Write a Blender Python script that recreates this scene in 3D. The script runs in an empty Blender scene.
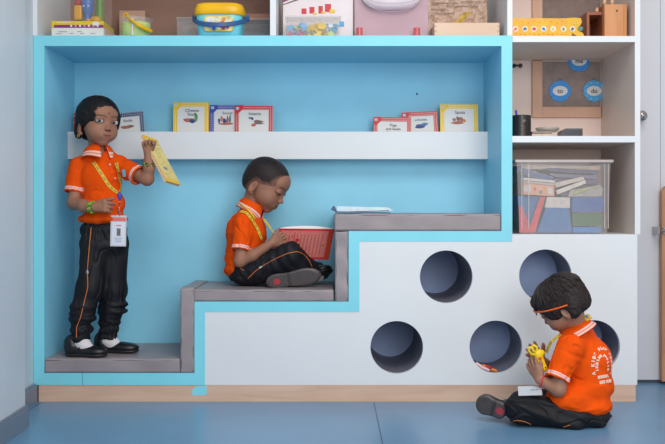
import bpy, bmesh, math, random
import numpy as np
from mathutils import Vector, Matrix, Quaternion
from mathutils.bvhtree import BVHTree
random.seed(7); np.random.seed(7)
PI = math.pi
scene = bpy.context.scene
COL = scene.collection

# ---------------------------------------------------------------- camera numbers
FPX, CAMY, CAMZ, HX, HY = 918.0, -3.4, 0.722, 332.5, 207.0
def W(px, py, Y):
    D = Y - CAMY
    return Vector(((px-HX)*D/FPX, Y, CAMZ-(py-HY)*D/FPX))
def fx(px): return (px-HX)/270.0          # on the front plane of the furniture (Y = 0)
def fz(py): return CAMZ-(py-HY)/270.0

# ---------------------------------------------------------------- colour / materials
def lin(c):
    c = [v/255.0 for v in c]
    return tuple(v/12.92 if v <= .04045 else ((v+.055)/1.055)**2.4 for v in c)
_m = {}
def mat(name, rgb, rough=.6, var=.04, scale=8, bump=0, bscale=60, metal=0, spec=.5, stretch=(1,1,1), trans=0, alpha=1, sheen=0, coat=0):
    if name in _m: return _m[name]
    m = bpy.data.materials.new(name); m.use_nodes = True
    nt = m.node_tree; b = nt.nodes['Principled BSDF']; L = nt.links
    b.inputs['Roughness'].default_value = rough; b.inputs['Metallic'].default_value = metal
    b.inputs['Specular IOR Level'].default_value = spec
    if trans: b.inputs['Transmission Weight'].default_value = trans
    if alpha < 1: b.inputs['Alpha'].default_value = alpha
    if sheen: b.inputs['Sheen Weight'].default_value = sheen
    if coat: b.inputs['Coat Weight'].default_value = coat
    tc = nt.nodes.new('ShaderNodeTexCoord'); mp = nt.nodes.new('ShaderNodeMapping')
    mp.inputs['Scale'].default_value = stretch
    L.new(tc.outputs['Object'], mp.inputs['Vector'])
    n = nt.nodes.new('ShaderNodeTexNoise'); n.inputs['Scale'].default_value = scale; n.inputs['Detail'].default_value = 5
    L.new(mp.outputs['Vector'], n.inputs['Vector'])
    r = nt.nodes.new('ShaderNodeValToRGB')
    c = lin(rgb)
    r.color_ramp.elements[0].position = .3; r.color_ramp.elements[1].position = .7
    r.color_ramp.elements[0].color = (*[max(0, v*(1-var*2)) for v in c], 1)
    r.color_ramp.elements[1].color = (*[min(1, v*(1+var*2)) for v in c], 1)
    L.new(n.outputs['Fac'], r.inputs['Fac']); L.new(r.outputs['Color'], b.inputs['Base Color'])
    if bump:
        n2 = nt.nodes.new('ShaderNodeTexNoise'); n2.inputs['Scale'].default_value = bscale; n2.inputs['Detail'].default_value = 4
        L.new(mp.outputs['Vector'], n2.inputs['Vector'])
        bp = nt.nodes.new('ShaderNodeBump'); bp.inputs['Strength'].default_value = bump; bp.inputs['Distance'].default_value = .01
        L.new(n2.outputs['Fac'], bp.inputs['Height']); L.new(bp.outputs['Normal'], b.inputs['Normal'])
    _m[name] = m; return m
def vcmat(name, rough=.7, bump=.1, bscale=300, spec=.4, sheen=0, var=.08, vscale=40, sss=0):
    if name in _m: return _m[name]
    m = bpy.data.materials.new(name); m.use_nodes = True
    nt = m.node_tree; b = nt.nodes['Principled BSDF']; L = nt.links
    b.inputs['Roughness'].default_value = rough; b.inputs['Specular IOR Level'].default_value = spec
    if sheen: b.inputs['Sheen Weight'].default_value = sheen
    if sss:
        b.inputs['Subsurface Weight'].default_value = sss; b.inputs['Subsurface Radius'].default_value = (.01, .004, .002)
        b.inputs['Subsurface Scale'].default_value = .5
    at = nt.nodes.new('ShaderNodeAttribute'); at.attribute_name = 'Col'
    tc = nt.nodes.new('ShaderNodeTexCoord')
    n = nt.nodes.new('ShaderNodeTexNoise'); n.inputs['Scale'].default_value = vscale; n.inputs['Detail'].default_value = 4
    L.new(tc.outputs['Object'], n.inputs['Vector'])
    mr = nt.nodes.new('ShaderNodeMapRange'); mr.inputs['From Min'].default_value = .3; mr.inputs['From Max'].default_value = .7
    mr.inputs['To Min'].default_value = 1-var; mr.inputs['To Max'].default_value = 1+var
    L.new(n.outputs['Fac'], mr.inputs['Value'])
    mx = nt.nodes.new('ShaderNodeVectorMath'); mx.operation = 'SCALE'
    L.new(at.outputs['Color'], mx.inputs[0]); L.new(mr.outputs['Result'], mx.inputs['Scale'])
    L.new(mx.outputs['Vector'], b.inputs['Base Color'])
    if bump:
        n2 = nt.nodes.new('ShaderNodeTexNoise'); n2.inputs['Scale'].default_value = bscale; n2.inputs['Detail'].default_value = 3
        L.new(tc.outputs['Object'], n2.inputs['Vector'])
        bp = nt.nodes.new('ShaderNodeBump'); bp.inputs['Strength'].default_value = bump; bp.inputs['Distance'].default_value = .002
        L.new(n2.outputs['Fac'], bp.inputs['Height']); L.new(bp.outputs['Normal'], b.inputs['Normal'])
    _m[name] = m; return m
def wood(name, rgb, rgb2, scale=3, stretch=(1, 8, 8), rough=.5):
    if name in _m: return _m[name]
    m = bpy.data.materials.new(name); m.use_nodes = True
    nt = m.node_tree; b = nt.nodes['Principled BSDF']; L = nt.links
    b.inputs['Roughness'].default_value = rough
    tc = nt.nodes.new('ShaderNodeTexCoord'); mp = nt.nodes.new('ShaderNodeMapping'); mp.inputs['Scale'].default_value = stretch
    L.new(tc.outputs['Object'], mp.inputs['Vector'])
    n = nt.nodes.new('ShaderNodeTexNoise'); n.inputs['Scale'].default_value = scale; n.inputs['Detail'].default_value = 8
    n.inputs['Distortion'].default_value = .6
    L.new(mp.outputs['Vector'], n.inputs['Vector'])
    r = nt.nodes.new('ShaderNodeValToRGB')
    r.color_ramp.elements[0].position = .35; r.color_ramp.elements[1].position = .65
    r.color_ramp.elements[0].color = (*lin(rgb2), 1); r.color_ramp.elements[1].color = (*lin(rgb), 1)
    L.new(n.outputs['Fac'], r.inputs['Fac']); L.new(r.outputs['Color'], b.inputs['Base Color'])
    bp = nt.nodes.new('ShaderNodeBump'); bp.inputs['Strength'].default_value = .08; bp.inputs['Distance'].default_value = .002
    L.new(n.outputs['Fac'], bp.inputs['Height']); L.new(bp.outputs['Normal'], b.inputs['Normal'])
    _m[name] = m; return m
def gingham(name, rgb, scale=130):
    """white and coloured check of a printed cover"""
    if name in _m: return _m[name]
    m = bpy.data.materials.new(name); m.use_nodes = True
    nt = m.node_tree; b = nt.nodes['Principled BSDF']; L = nt.links
    b.inputs['Roughness'].default_value = .35
    tc = nt.nodes.new('ShaderNodeTexCoord'); ck = nt.nodes.new('ShaderNodeTexChecker')
    ck.inputs['Scale'].default_value = scale
    ck.inputs['Color1'].default_value = (*lin(rgb), 1); ck.inputs['Color2'].default_value = (*lin((236, 230, 222)), 1)
    sx = nt.nodes.new('ShaderNodeSeparateXYZ'); L.new(tc.outputs['Object'], sx.inputs[0])
    # squares laid out as a gingham: white only where both bands are white
    def band(o):
        a = nt.nodes.new('ShaderNodeMath'); a.operation = 'MULTIPLY'; a.inputs[1].default_value = scale; L.new(o, a.inputs[0])
        f = nt.nodes.new('ShaderNodeMath'); f.operation = 'FRACT'; L.new(a.outputs[0], f.inputs[0])
        g = nt.nodes.new('ShaderNodeMath'); g.operation = 'GREATER_THAN'; g.inputs[1].default_value = .60; L.new(f.outputs[0], g.inputs[0])
        return g.outputs[0]
    mu = nt.nodes.new('ShaderNodeMath'); mu.operation = 'MULTIPLY'
    L.new(band(sx.outputs['X']), mu.inputs[0]); L.new(band(sx.outputs['Z']), mu.inputs[1])
    mx = nt.nodes.new('ShaderNodeMix'); mx.data_type = 'RGBA'
    mx.inputs['A'].default_value = (*lin(rgb), 1); mx.inputs['B'].default_value = (*lin((236, 230, 222)), 1)
    L.new(mu.outputs[0], mx.inputs['Factor']); L.new(mx.outputs['Result'], b.inputs['Base Color'])
    nt.nodes.remove(ck)
    _m[name] = m; return m

# ---------------------------------------------------------------- objects
def wm(o):
    m = o.matrix_basis.copy()
    if o.parent: m = wm(o.parent) @ o.matrix_parent_inverse @ m
    return m
def tag(o, label=None, cat=None, group=None, kind=None):
    if label: o['label'] = label
    if cat: o['category'] = cat
    if group: o['group'] = group
    if kind: o['kind'] = kind
    return o
def thing(name, loc, label, cat, group=None, rot=None):
    o = bpy.data.objects.new(name, None); COL.objects.link(o); o.location = loc; o.empty_display_size = .05
    if rot is not None: o.rotation_euler = rot
    return tag(o, label, cat, group)
def put(name, me, m=None, parent=None, local=False, smooth=False):
    """links a mesh; world coordinates unless local is set"""
    o = bpy.data.objects.new(name, me); COL.objects.link(o)
    if m is not None: me.materials.clear(); me.materials.append(m)
    if smooth: me.polygons.foreach_set('use_smooth', [True]*len(me.polygons))
    if parent is not None:
        o.parent = parent
        if not local: o.matrix_parent_inverse = wm(parent).inverted()
    elif not local:                       # top-level mesh: move its origin to its base
        co = np.empty(len(me.vertices)*3); me.vertices.foreach_get('co', co); co = co.reshape(-1, 3)
        base = np.array([(co[:, 0].min()+co[:, 0].max())/2, (co[:, 1].min()+co[:, 1].max())/2, co[:, 2].min()])
        me.vertices.foreach_set('co', (co-base).ravel()); o.location = base
    return o
def finish(bm, name):
    me = bpy.data.meshes.new(name); bmesh.ops.recalc_face_normals(bm, faces=bm.faces); bm.to_mesh(me); bm.free(); return me
class B:
    """collects shapes and links them as ONE mesh object"""
    def __init__(s): s.bm = bmesh.new()
    def _xf(s, vs, M):
        if M is not None: bmesh.ops.transform(s.bm, matrix=M, verts=vs)
    def box(s, x0, x1, y0, y1, z0, z1, bev=0, M=None, seg=2):
        t = bmesh.new(); bmesh.ops.create_cube(t, size=1)
        for v in t.verts: v.co = Vector((x0+(v.co.x+.5)*(x1-x0), y0+(v.co.y+.5)*(y1-y0), z0+(v.co.z+.5)*(z1-z0)))
        if bev: bmesh.ops.bevel(t, geom=t.edges[:], offset=bev, segments=seg, affect='EDGES', profile=.5)
        return s._merge(t, M)
    def _merge(s, t, M=None):
        if M is not None: bmesh.ops.transform(t, matrix=M, verts=t.verts)
        me = bpy.data.meshes.new('tmp'); t.to_mesh(me); t.free(); s.bm.from_mesh(me); bpy.data.meshes.remove(me); return s
    def cyl(s, p, q, r0, r1=None, n=20, caps=True):
        p = Vector(p); q = Vector(q); r1 = r0 if r1 is None else r1
        t = bmesh.new(); d = q-p
        bmesh.ops.create_cone(t, cap_ends=caps, cap_tris=False, segments=n, radius1=r0, radius2=r1, depth=d.length)
        M = Matrix.Translation((p+q)/2) @ d.to_track_quat('Z', 'Y').to_matrix().to_4x4()
        return s._merge(t, M)
    def ball(s, c, r, R=None, n=16):
        t = bmesh.new(); bmesh.ops.create_uvsphere(t, u_segments=n, v_segments=n//2+2, radius=1)
        if not hasattr(r, '__len__'): r = (r, r, r)
        M = Matrix.Translation(c) @ (R.to_4x4() if R else Matrix.Identity(4)) @ Matrix.Diagonal((*r, 1))
        return s._merge(t, M)
    def poly(s, pts, off, M=None):
        """a flat outline given depth `off`"""
        t = bmesh.new(); vs = [t.verts.new(p) for p in pts]; f = t.faces.new(vs)
        r = bmesh.ops.extrude_face_region(t, geom=[f]); nv = [e for e in r['geom'] if isinstance(e, bmesh.types.BMVert)]
        bmesh.ops.translate(t, vec=off, verts=nv); return s._merge(t, M)
    def tube(s, pts, r, n=8, closed=False):
        pts = [Vector(p) for p in pts]; N = len(pts); rings = []
        rr = r if hasattr(r, '__len__') else [r]*N
        up = None
        for i in range(N):
            a = pts[(i-1) % N] if closed or i else pts[0]; b = pts[(i+1) % N] if closed or i < N-1 else pts[-1]
            d = (b-a).normalized()
            if up is None: up = d.orthogonal().normalized()
            u = (up - d*up.dot(d)); u = u.normalized() if u.length > 1e-6 else d.orthogonal().normalized(); up = u; v = d.cross(u)
            rings.append([s.bm.verts.new(pts[i]+(u*math.cos(2*PI*k/n)+v*math.sin(2*PI*k/n))*rr[i]) for k in range(n)])
        for i in range(N if closed else N-1):
            a, b = rings[i], rings[(i+1) % N]
            for k in range(n): s.bm.faces.new((a[k], a[(k+1) % n], b[(k+1) % n], b[k]))
        if not closed: s.bm.faces.new(rings[0][::-1]); s.bm.faces.new(rings[-1])
        return s
    def lathe(s, prof, c, n=32, M=None, sq=0):
        """revolves (radius, height) pairs; sq > 0 makes the section squarish"""
        t = bmesh.new(); rings = []
        for r, h in prof:
            row = []
            for k in range(n):
                a = 2*PI*k/n; ca, sa = math.cos(a), math.sin(a)
                f = 1.0/((abs(ca)**(2+sq)+abs(sa)**(2+sq))**(1/(2+sq)))
                row.append(t.verts.new((c[0]+r*ca*f, c[1]+r*sa*f, c[2]+h)))
            rings.append(row)
        for a, b in zip(rings, rings[1:]):
            for k in range(n): t.faces.new((a[k], a[(k+1) % n], b[(k+1) % n], b[k]))
        if prof[0][0] > 1e-5: t.faces.new(rings[0][::-1])
        if prof[-1][0] > 1e-5: t.faces.new(rings[-1])
        return s._merge(t, M)
    def build(s, name, m, parent=None, local=False, smooth=False):
        return put(name, finish(s.bm, name), m, parent, local, smooth)
def text_mesh(txt, size, M, depth=.0006, align='CENTER', bold=0):
    cu = bpy.data.curves.new('t', 'FONT'); cu.body = txt; cu.size = size; cu.extrude = depth; cu.align_x = align; cu.align_y = 'CENTER'
    cu.offset = bold
    o = bpy.data.objects.new('t', cu); me = bpy.data.meshes.new_from_object(o)
    bpy.data.objects.remove(o); bpy.data.curves.remove(cu)
    me.transform(M); return me
def text(name, txt, size, M, m, parent, local=False, **k):
    return put(name, text_mesh(txt, size, M, **k), m, parent, local)
def join_meshes(name, mes):
    bm = bmesh.new()
    for me in mes: bm.from_mesh(me); bpy.data.meshes.remove(me)
    me = bpy.data.meshes.new(name); bm.to_mesh(me); bm.free(); return me
FACE = Matrix.Rotation(PI/2, 4, 'X')      # text in XY -> upright, facing the camera side (-Y)

# ---------------------------------------------------------------- signed distance modelling
def nv(v): return np.array(v, dtype=np.float32)
class Cap:
    def __init__(s, a, b, ra, rb=None):
        s.a, s.b, s.ra, s.rb = nv(a), nv(b), ra, ra if rb is None else rb
        r = max(s.ra, s.rb); s.lo = np.minimum(s.a, s.b)-r; s.hi = np.maximum(s.a, s.b)+r
    def __call__(s, X, Y, Z):
        d = s.b-s.a; L2 = float(d@d)+1e-12
        px, py, pz = X-s.a[0], Y-s.a[1], Z-s.a[2]
        t = np.clip((px*d[0]+py*d[1]+pz*d[2])/L2, 0, 1)
        return np.sqrt((px-t*d[0])**2+(py-t*d[1])**2+(pz-t*d[2])**2)-(s.ra+(s.rb-s.ra)*t)
class Tub:
    """a flat-ended tapered cylinder"""
    def __init__(s, a, b, ra, rb=None):
        s.a, s.b, s.ra, s.rb = nv(a), nv(b), ra, ra if rb is None else rb
        r = max(s.ra, s.rb); s.lo = np.minimum(s.a, s.b)-r; s.hi = np.maximum(s.a, s.b)+r
    def __call__(s, X, Y, Z):
        d = s.b-s.a; L = float(np.sqrt(d@d)); d = d/L
        px, py, pz = X-s.a[0], Y-s.a[1], Z-s.a[2]
        t = px*d[0]+py*d[1]+pz*d[2]; rad = np.sqrt(np.maximum(px*px+py*py+pz*pz-t*t, 0))
        u = rad-(s.ra+(s.rb-s.ra)*np.clip(t/L, 0, 1)); w = np.abs(t-L/2)-L/2
        return np.minimum(np.maximum(u, w), 0)+np.sqrt(np.maximum(u, 0)**2+np.maximum(w, 0)**2)
class Ell:
    def __init__(s, c, r, R=None):
        s.c, s.r = nv(c), nv(r); s.R = np.eye(3, dtype=np.float32) if R is None else np.array(R, dtype=np.float32)
        e = np.sqrt(((s.R*s.r[None, :])**2).sum(1)); s.lo = s.c-e; s.hi = s.c+e
    def __call__(s, X, Y, Z):
        px, py, pz = X-s.c[0], Y-s.c[1], Z-s.c[2]; R, r = s.R, s.r
        u = R[0, 0]*px+R[1, 0]*py+R[2, 0]*pz; v = R[0, 1]*px+R[1, 1]*py+R[2, 1]*pz; w = R[0, 2]*px+R[1, 2]*py+R[2, 2]*pz
        k0 = np.sqrt((u/r[0])**2+(v/r[1])**2+(w/r[2])**2)
        k1 = np.sqrt((u/r[0]**2)**2+(v/r[1]**2)**2+(w/r[2]**2)**2)+1e-6
        return np.where(k0 < .2, -r.min()*(1-k0), k0*(k0-1)/k1)
class Half:
    """half space: inside where (p-c).n > 0 ; used to cut"""
    def __init__(s, c, n, lo, hi):
        s.c, s.n = nv(c), nv(Vector(n).normalized()); s.lo, s.hi = nv(lo), nv(hi)
    def __call__(s, X, Y, Z): return -((X-s.c[0])*s.n[0]+(Y-s.c[1])*s.n[1]+(Z-s.c[2])*s.n[2])
class Sdf:
    def __init__(s, h): s.h = h; s.ops = []
    def add(s, p, k=.01): s.ops.append(('+', p, k)); return s
    def sub(s, p, k=.004): s.ops.append(('-', p, k)); return s
    def mesh(s, disp=None, smooth=1):
        h = s.h; mg = .02
        lo = np.min([p.lo for o, p, k in s.ops if o == '+'], axis=0)-.012; hi = np.max([p.hi for o, p, k in s.ops if o == '+'], axis=0)+.012
        n = np.ceil((hi-lo)/h).astype(int)+1
        F = np.full(n, 1.0, dtype=np.float32)
        ax = [lo[i]+h*np.arange(n[i], dtype=np.float32) for i in range(3)]
        for o, p, k in s.ops:
            m = max(mg, k+2*h)
            i0 = np.maximum(0, np.floor((p.lo-m-lo)/h).astype(int)); i1 = np.minimum(n, np.ceil((p.hi+m-lo)/h).astype(int)+1)
            if (i1 <= i0).any(): continue
            sl = tuple(slice(a, b) for a, b in zip(i0, i1))
            X = ax[0][sl[0]][:, None, None]; Y = ax[1][sl[1]][None, :, None]; Z = ax[2][sl[2]][None, None, :]
            d = p(X, Y, Z).astype(np.float32); f = F[sl]
            if o == '+':
                t = np.clip(.5+.5*(f-d)/k, 0, 1); F[sl] = f*(1-t)+d*t-k*t*(1-t)
            else:
                d = -d; t = np.clip(.5-.5*(f-d)/k, 0, 1); F[sl] = f*(1-t)+d*t+k*t*(1-t)
        V, Q = nets(F, lo, h)
        for _ in range(smooth): V = relax(V, Q, .5)
        if disp is not None: V = V+normals(V, Q)*disp(V)[:, None]
        return V, Q
def nets(F, lo, h):
    I = F < 0
    c = [I[dx:dx+I.shape[0]-1, dy:dy+I.shape[1]-1, dz:dz+I.shape[2]-1] for dx in (0, 1) for dy in (0, 1) for dz in (0, 1)]
    anyc = c[0].copy(); allc = c[0].copy()
    for q in c[1:]: anyc |= q; allc &= q
    act = anyc & ~allc
    idx = np.argwhere(act); N = len(idx)
    imap = np.full(act.shape, -1, dtype=np.int32); imap[act] = np.arange(N)
    cv = {}
    for dx in (0, 1):
        for dy in (0, 1):
            for dz in (0, 1): cv[(dx, dy, dz)] = F[idx[:, 0]+dx, idx[:, 1]+dy, idx[:, 2]+dz]
    acc = np.zeros((N, 3)); cnt = np.zeros(N)
    for a in range(3):
        o1, o2 = [i for i in range(3) if i != a]
        for u in (0, 1):
            for v in (0, 1):
                p = [0, 0, 0]; p[o1] = u; p[o2] = v; q = list(p); q[a] = 1
                f0, f1 = cv[tuple(p)], cv[tuple(q)]; m = (f0 < 0) != (f1 < 0)
                t = np.where(m, f0/np.where(m, f0-f1, 1), 0)
                P = np.zeros((N, 3)); P[:, o1] = u; P[:, o2] = v; P[:, a] = t
                acc += P*m[:, None]; cnt += m
    V = lo[None]+h*(idx+acc/cnt[:, None])
    Q = []
    for a in range(3):
        s0 = [slice(None)]*3; s1 = [slice(None)]*3; s0[a] = slice(0, -1); s1[a] = slice(1, None)
        A, Bq = I[tuple(s0)], I[tuple(s1)]
        e = np.argwhere(A != Bq); o1, o2 = [(1, 2), (2, 0), (0, 1)][a]
        e = e[(e[:, o1] > 0) & (e[:, o2] > 0) & (e[:, o1] < I.shape[o1]-1) & (e[:, o2] < I.shape[o2]-1)]
        ins = A[e[:, 0], e[:, 1], e[:, 2]]
        def g(d1, d2):
            q = e.copy(); q[:, o1] += d1; q[:, o2] += d2; return imap[q[:, 0], q[:, 1], q[:, 2]]
        f = np.stack([g(-1, -1), g(0, -1), g(0, 0), g(-1, 0)], 1)
        f[~ins] = f[~ins][:, ::-1]; Q.append(f)
    return V, np.concatenate(Q)
def relax(V, Q, f):
    acc = np.zeros_like(V); cnt = np.zeros(len(V))
    for a, b in ((0, 1), (1, 2), (2, 3), (3, 0)):
        for p, q in ((a, b), (b, a)):
            for i in range(3): acc[:, i] += np.bincount(Q[:, p], V[Q[:, q], i], len(V))
            cnt += np.bincount(Q[:, p], minlength=len(V))
    return V*(1-f)+acc/np.maximum(cnt, 1)[:, None]*f
def normals(V, Q):
    n = np.cross(V[Q[:, 2]]-V[Q[:, 0]], V[Q[:, 3]]-V[Q[:, 1]]); N = np.zeros_like(V)
    for j in range(4):
        for i in range(3): N[:, i] += np.bincount(Q[:, j], n[:, i], len(V))
    return N/np.maximum(np.linalg.norm(N, axis=1), 1e-9)[:, None]
def npmesh(name, V, Q, colors=None):
    me = bpy.data.meshes.new(name)
    me.vertices.add(len(V)); me.vertices.foreach_set('co', np.asarray(V, dtype=np.float32).ravel())
    me.loops.add(len(Q)*4); me.loops.foreach_set('vertex_index', Q.astype(np.int32).ravel())
    me.polygons.add(len(Q)); me.polygons.foreach_set('loop_start', np.arange(len(Q), dtype=np.int32)*4)
    me.polygons.foreach_set('use_smooth', np.ones(len(Q), dtype=bool))
    me.update(calc_edges=True)
    if colors is not None:
        at = me.color_attributes.new('Col', 'FLOAT_COLOR', 'POINT')
        c = np.ones((len(V), 4), dtype=np.float32); c[:, :3] = colors; at.data.foreach_set('color', c.ravel())
    return me
def flat_col(n, rgb): return np.tile(np.array(lin(rgb)), (n, 1))
def blend(C, mask, rgb):
    m = np.clip(mask, 0, 1)[:, None]; return C*(1-m)+np.array(lin(rgb))[None]*m
def sst(x, a, b):
    t = np.clip((x-a)/(b-a), 0, 1); return t*t*(3-2*t)
def wav(P, f, seed=0, warp=.02):
    """smooth noise from a few warped sines"""
    rs = np.random.RandomState(seed); out = np.zeros(len(P))
    Q = P+warp*np.sin(P[:, [1, 2, 0]]*f*.7+seed)
    for i in range(4):
        d = rs.randn(3); d /= np.linalg.norm(d); out += np.sin(Q@d*f*(1+.35*i)+rs.rand()*6.28)/(1+.3*i)
    return out/2.6
def crease(P, f, seed=0, sc=(1, 1, 1), w=.16):
    """narrow valleys of folded cloth, with soft ridges beside them"""
    n = wav(P*np.array(sc), f, seed, .035); m = sst(wav(P, f*.45, seed+50, .03), -.15, .45)
    return (-np.exp(-(n/w)**2)+.55*np.exp(-((n-.38)/.2)**2))*m
class Bvh:
    def __init__(s, V, Q): s.t = BVHTree.FromPolygons([tuple(v) for v in V.tolist()], Q.tolist())
    def at(s, px, py, off=.001):
        """the point of the surface that the line of sight through (px, py) meets, lifted by off"""
        o = Vector((0, CAMY, CAMZ)); d = (W(px, py, 0)-o).normalized()
        loc, n, i, _ = s.t.ray_cast(o, d)
        if loc is None:
            loc, n, i, _ = s.t.find_nearest(W(px, py, .0))
        if n.dot(d) > 0: n = -n
        return loc+n*off, n
def ribbon_cells(pts, nrm, w, th=.0012, pat=None):
    """a strap: cross-wise 3 cells; returns two meshes' worth of faces (plain, pattern)"""
    A, P = bmesh.new(), bmesh.new()
    rows = []
    for i, p in enumerate(pts):
        d = (pts[min(i+1, len(pts)-1)]-pts[max(i-1, 0)]).normalized(); s = d.cross(nrm[i]).normalized()
        rows.append((p, s, nrm[i]))
    for i in range(len(rows)-1):
        (p, s, n), (q, t, m) = rows[i], rows[i+1]
        for bm, a, b, lift in ([(A, -1, 1, 0)]+([(P, -.5, .5, .0006)] if pat and pat(i) else [])):
            v = []
            for (c, e, nn) in ((p, s, n), (q, t, m)):
                for z in (lift, lift-th):
                    for k in (a, b): v.append(bm.verts.new(c+e*w/2*k+nn*z))
            for f in ((0, 1, 5, 4), (2, 3, 7, 6), (0, 2, 6, 4), (1, 3, 7, 5), (0, 1, 3, 2), (4, 5, 7, 6)): bm.faces.new([v[j] for j in f])
    for bm in (A, P): bmesh.ops.remove_doubles(bm, verts=bm.verts, dist=.00001)
    return A, P
# ================================================================ materials
M_cyan = mat('cyan_paint', (130, 215, 230), .42, .02, 5, bump=.04, bscale=25)
M_cyanin = mat('cyan_back_paint', (142, 212, 238), .5, .03, 4, bump=.05, bscale=20)
M_white = mat('white_laminate', (222, 224, 226), .4, .012, 3)
M_wwall = mat('white_wall_paint', (200, 209, 217), .45, .02, 3, bump=.05, bscale=18)
M_rwhite = mat('door_paint', (206, 206, 212), .35, .01, 3)
M_shelfin = mat('shelf_inner_laminate', (224, 206, 194), .5, .02, 3)
M_brown = wood('brown_board', (150, 112, 96), (136, 100, 85), 2, (1, 1, 3), .7)
M_cream = mat('cream_board', (238, 214, 204), .6, .02, 4)
M_plinth = wood('plinth_wood', (216, 182, 158), (203, 166, 142), 3, (1.2, 6, 10))
M_oak = wood('frame_wood', (214, 172, 146), (203, 158, 132), 3, (5, 5, 1.2))
M_gate = wood('gate_wood', (190, 140, 105), (172, 122, 90), 3, (7, 7, 1))
M_grey = mat('grey_skirting', (112, 124, 140), .35, .03, 6)
M_cush = mat('grey_leatherette', (150, 139, 142), .42, .05, 7, bump=.35, bscale=9, stretch=(1, 1, 1))
M_steel = mat('steel', (170, 165, 165), .25, .05, 10, metal=1)
M_tube = mat('navy_tube_paint', (116, 116, 130), .5, .05, 8)
M_hback = mat('slate_blue_paint', (160, 182, 226), .5, .05, 8)

# ================================================================ the room
def floor_material():
    m = mat('blue_vinyl_floor', (102, 144, 178), .32, .05, 2.2, bump=.03, bscale=30)
    return m
b = B(); b.box(-1.6, 2.2, -3.6, .46, -.04, 0); fl = b.build('floor', floor_material()); tag(fl, kind='structure')
# welded joints of the vinyl sheets
b = B(); sx = W(374, 405, -.02).x
for x in (sx, sx-.6*2.05, sx+1.21): b.box(x-.0016, x+.0016, -3.5, -.012, -.001, .0008)
b.build('seam', mat('vinyl_seam', (70, 92, 120), .5), fl)
XW = fx(33.2)
b = B(); b.box(XW-.1, XW, -.40, 1.2, 0, 2.6); b.box(XW-.1, -1.009, -3.6, -.387, 0, 2.6)
tag(b.build('wall_left', M_wwall), kind='structure')
b = B()
b.box(XW, XW+.017, -.386, -.001, 0, .062, .002); b.box(XW, XW+.011, -.386, -.001, .058, .069, .003)
b.box(-1.009, -.9985, -3.6, -.378, 0, .064, .0015); b.box(-1.009, -1.002, -3.6, -.382, .06, .073, .003)
tag(b.build('baseboard_left', M_grey), kind='structure')
b = B(); b.box(-1.3, 2.2, .462, .56, 0, 2.6); tag(b.build('wall_back', M_wwall), kind='structure')
# door leaf beside the unit, its knob half hidden behind the post
b = B(); b.box(1.19, 1.345, .365, .40, .012, 2.1, .003); b.box(1.348, 2.2, .372, .40, .012, 2.1, .003)
dr = b.build('door_1', M_rwhite); tag(dr, kind='structure')
k = W(641.5, 116, .33)
b = B(); b.cyl((k.x, .366, k.z), (k.x, .352, k.z), .021, .019, 28); b.cyl((k.x, .355, k.z), (k.x, .335, k.z), .009, .009)
b.ball((k.x, .322, k.z), (.0215, .016, .0215), n=24); b.cyl((k.x, .309, k.z), (k.x, .3045, k.z), .010, .006)
b.build('door_knob', M_steel, dr, smooth=True)
b = B(); b.box(1.19, 2.2, .371, .405, 0, .012); tag(b.build('gap_shadow_1', mat('painted_gap_shadow', (66, 70, 82), .6)), kind='structure')  # dark strip that paints the shadow line under the door leaf

# low wooden gate with its tower bolt
g0 = W(661.3, 300, .33).x
g = thing('wooden_gate', (g0+.25, .33, 0), 'low wooden gate leaf with a steel bolt at the right edge', 'gate')
zt, zb = W(661, 191, .33).z, W(661, 381, .33).z
b = B(); b.poly([(g0, .32, zb), (g0+.5, .32, zb), (g0+.5, .32, zt+.02), (g0+.018, .32, zt+.02), (g0, .32, zt)], (0, .025, 0)); b.build('panel', M_gate, g)
b = B(); b.box(g0+.5, g0+.54, .315, .355, 0.001, zt+.02, .004); b.build('post', M_gate, g)
zz = W(661, 230.5, .33).z; bx0 = W(655, 230, .33).x
b = B(); b.cyl((bx0+.003, .306, zz), (g0+.09, .306, zz), .0045); b.cyl((g0+.02, .306, zz), (g0+.02, .288, zz), .0035)
bo = b.build('bolt', M_steel, g, smooth=True)
b = B(); b.box(g0+.003, g0+.085, .316, .3205, zz-.016, zz+.016, .001)
for x in (g0+.012, g0+.045, g0+.075): b.box(x-.004, x+.004, .298, .318, zz-.007, zz+.007, .001)
b.box(bx0, bx0+.010, .3, .3645, zz-.015, zz+.015, .001)
b.build('bolt_plate', M_steel, g)

# ================================================================ reading nook with stepped bench
x0, x1, xr0, xr1 = fx(33.5), fx(44.3), fx(501.5), fx(512.3)
zt0, zt1, zb0, zb1 = fz(35.5), fz(46), fz(385), fz(373)
xs0, xs1, xq0, xq1 = fx(194.5), fx(205), fx(348.6), fx(359.5)
zs, zs2, zq, zq2 = fz(301.6), fz(312), fz(231), fz(241.5)
XE = fx(637.4); zw = fz(234.3); YB = .40
nook = thing('reading_nook', ((x0+XE)/2, .2, 0), 'turquoise reading nook with stepped bench and white panel of five round holes', 'play unit')
def edged(name, a, c, d, e):
    b = B(); b.box(a, c, .0012, .43, d, e); p = b.build(name, M_cyanin, nook)
    b = B(); b.box(a, c, 0, .0012, d, e); b.build('edge_band', M_cyan, p)
edged('side_panel', x0, x1, zb0, zt0)
edged('side_panel', xr0, xr1, zq2, zt0)
edged('top_panel', x1, xr0, zt1, zt0)
b = B(); b.box(x1, xr0, YB, YB+.018, zb0, zt1); bk = b.build('back_panel', M_cyanin, nook)
b = B(); b.cyl((fx(417), YB-.001, W(417, 94, .4).z), (fx(417), YB+.002, W(417, 94, .4).z), .0045, n=12)
kx = W(417, 94, .4)
b = B(); b.cyl((kx.x, YB-.001, kx.z), (kx.x, YB+.002, kx.z), .004, n=12); b.build('screw_hole', mat('dark_hole', (30, 40, 60), .8), bk)
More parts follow.
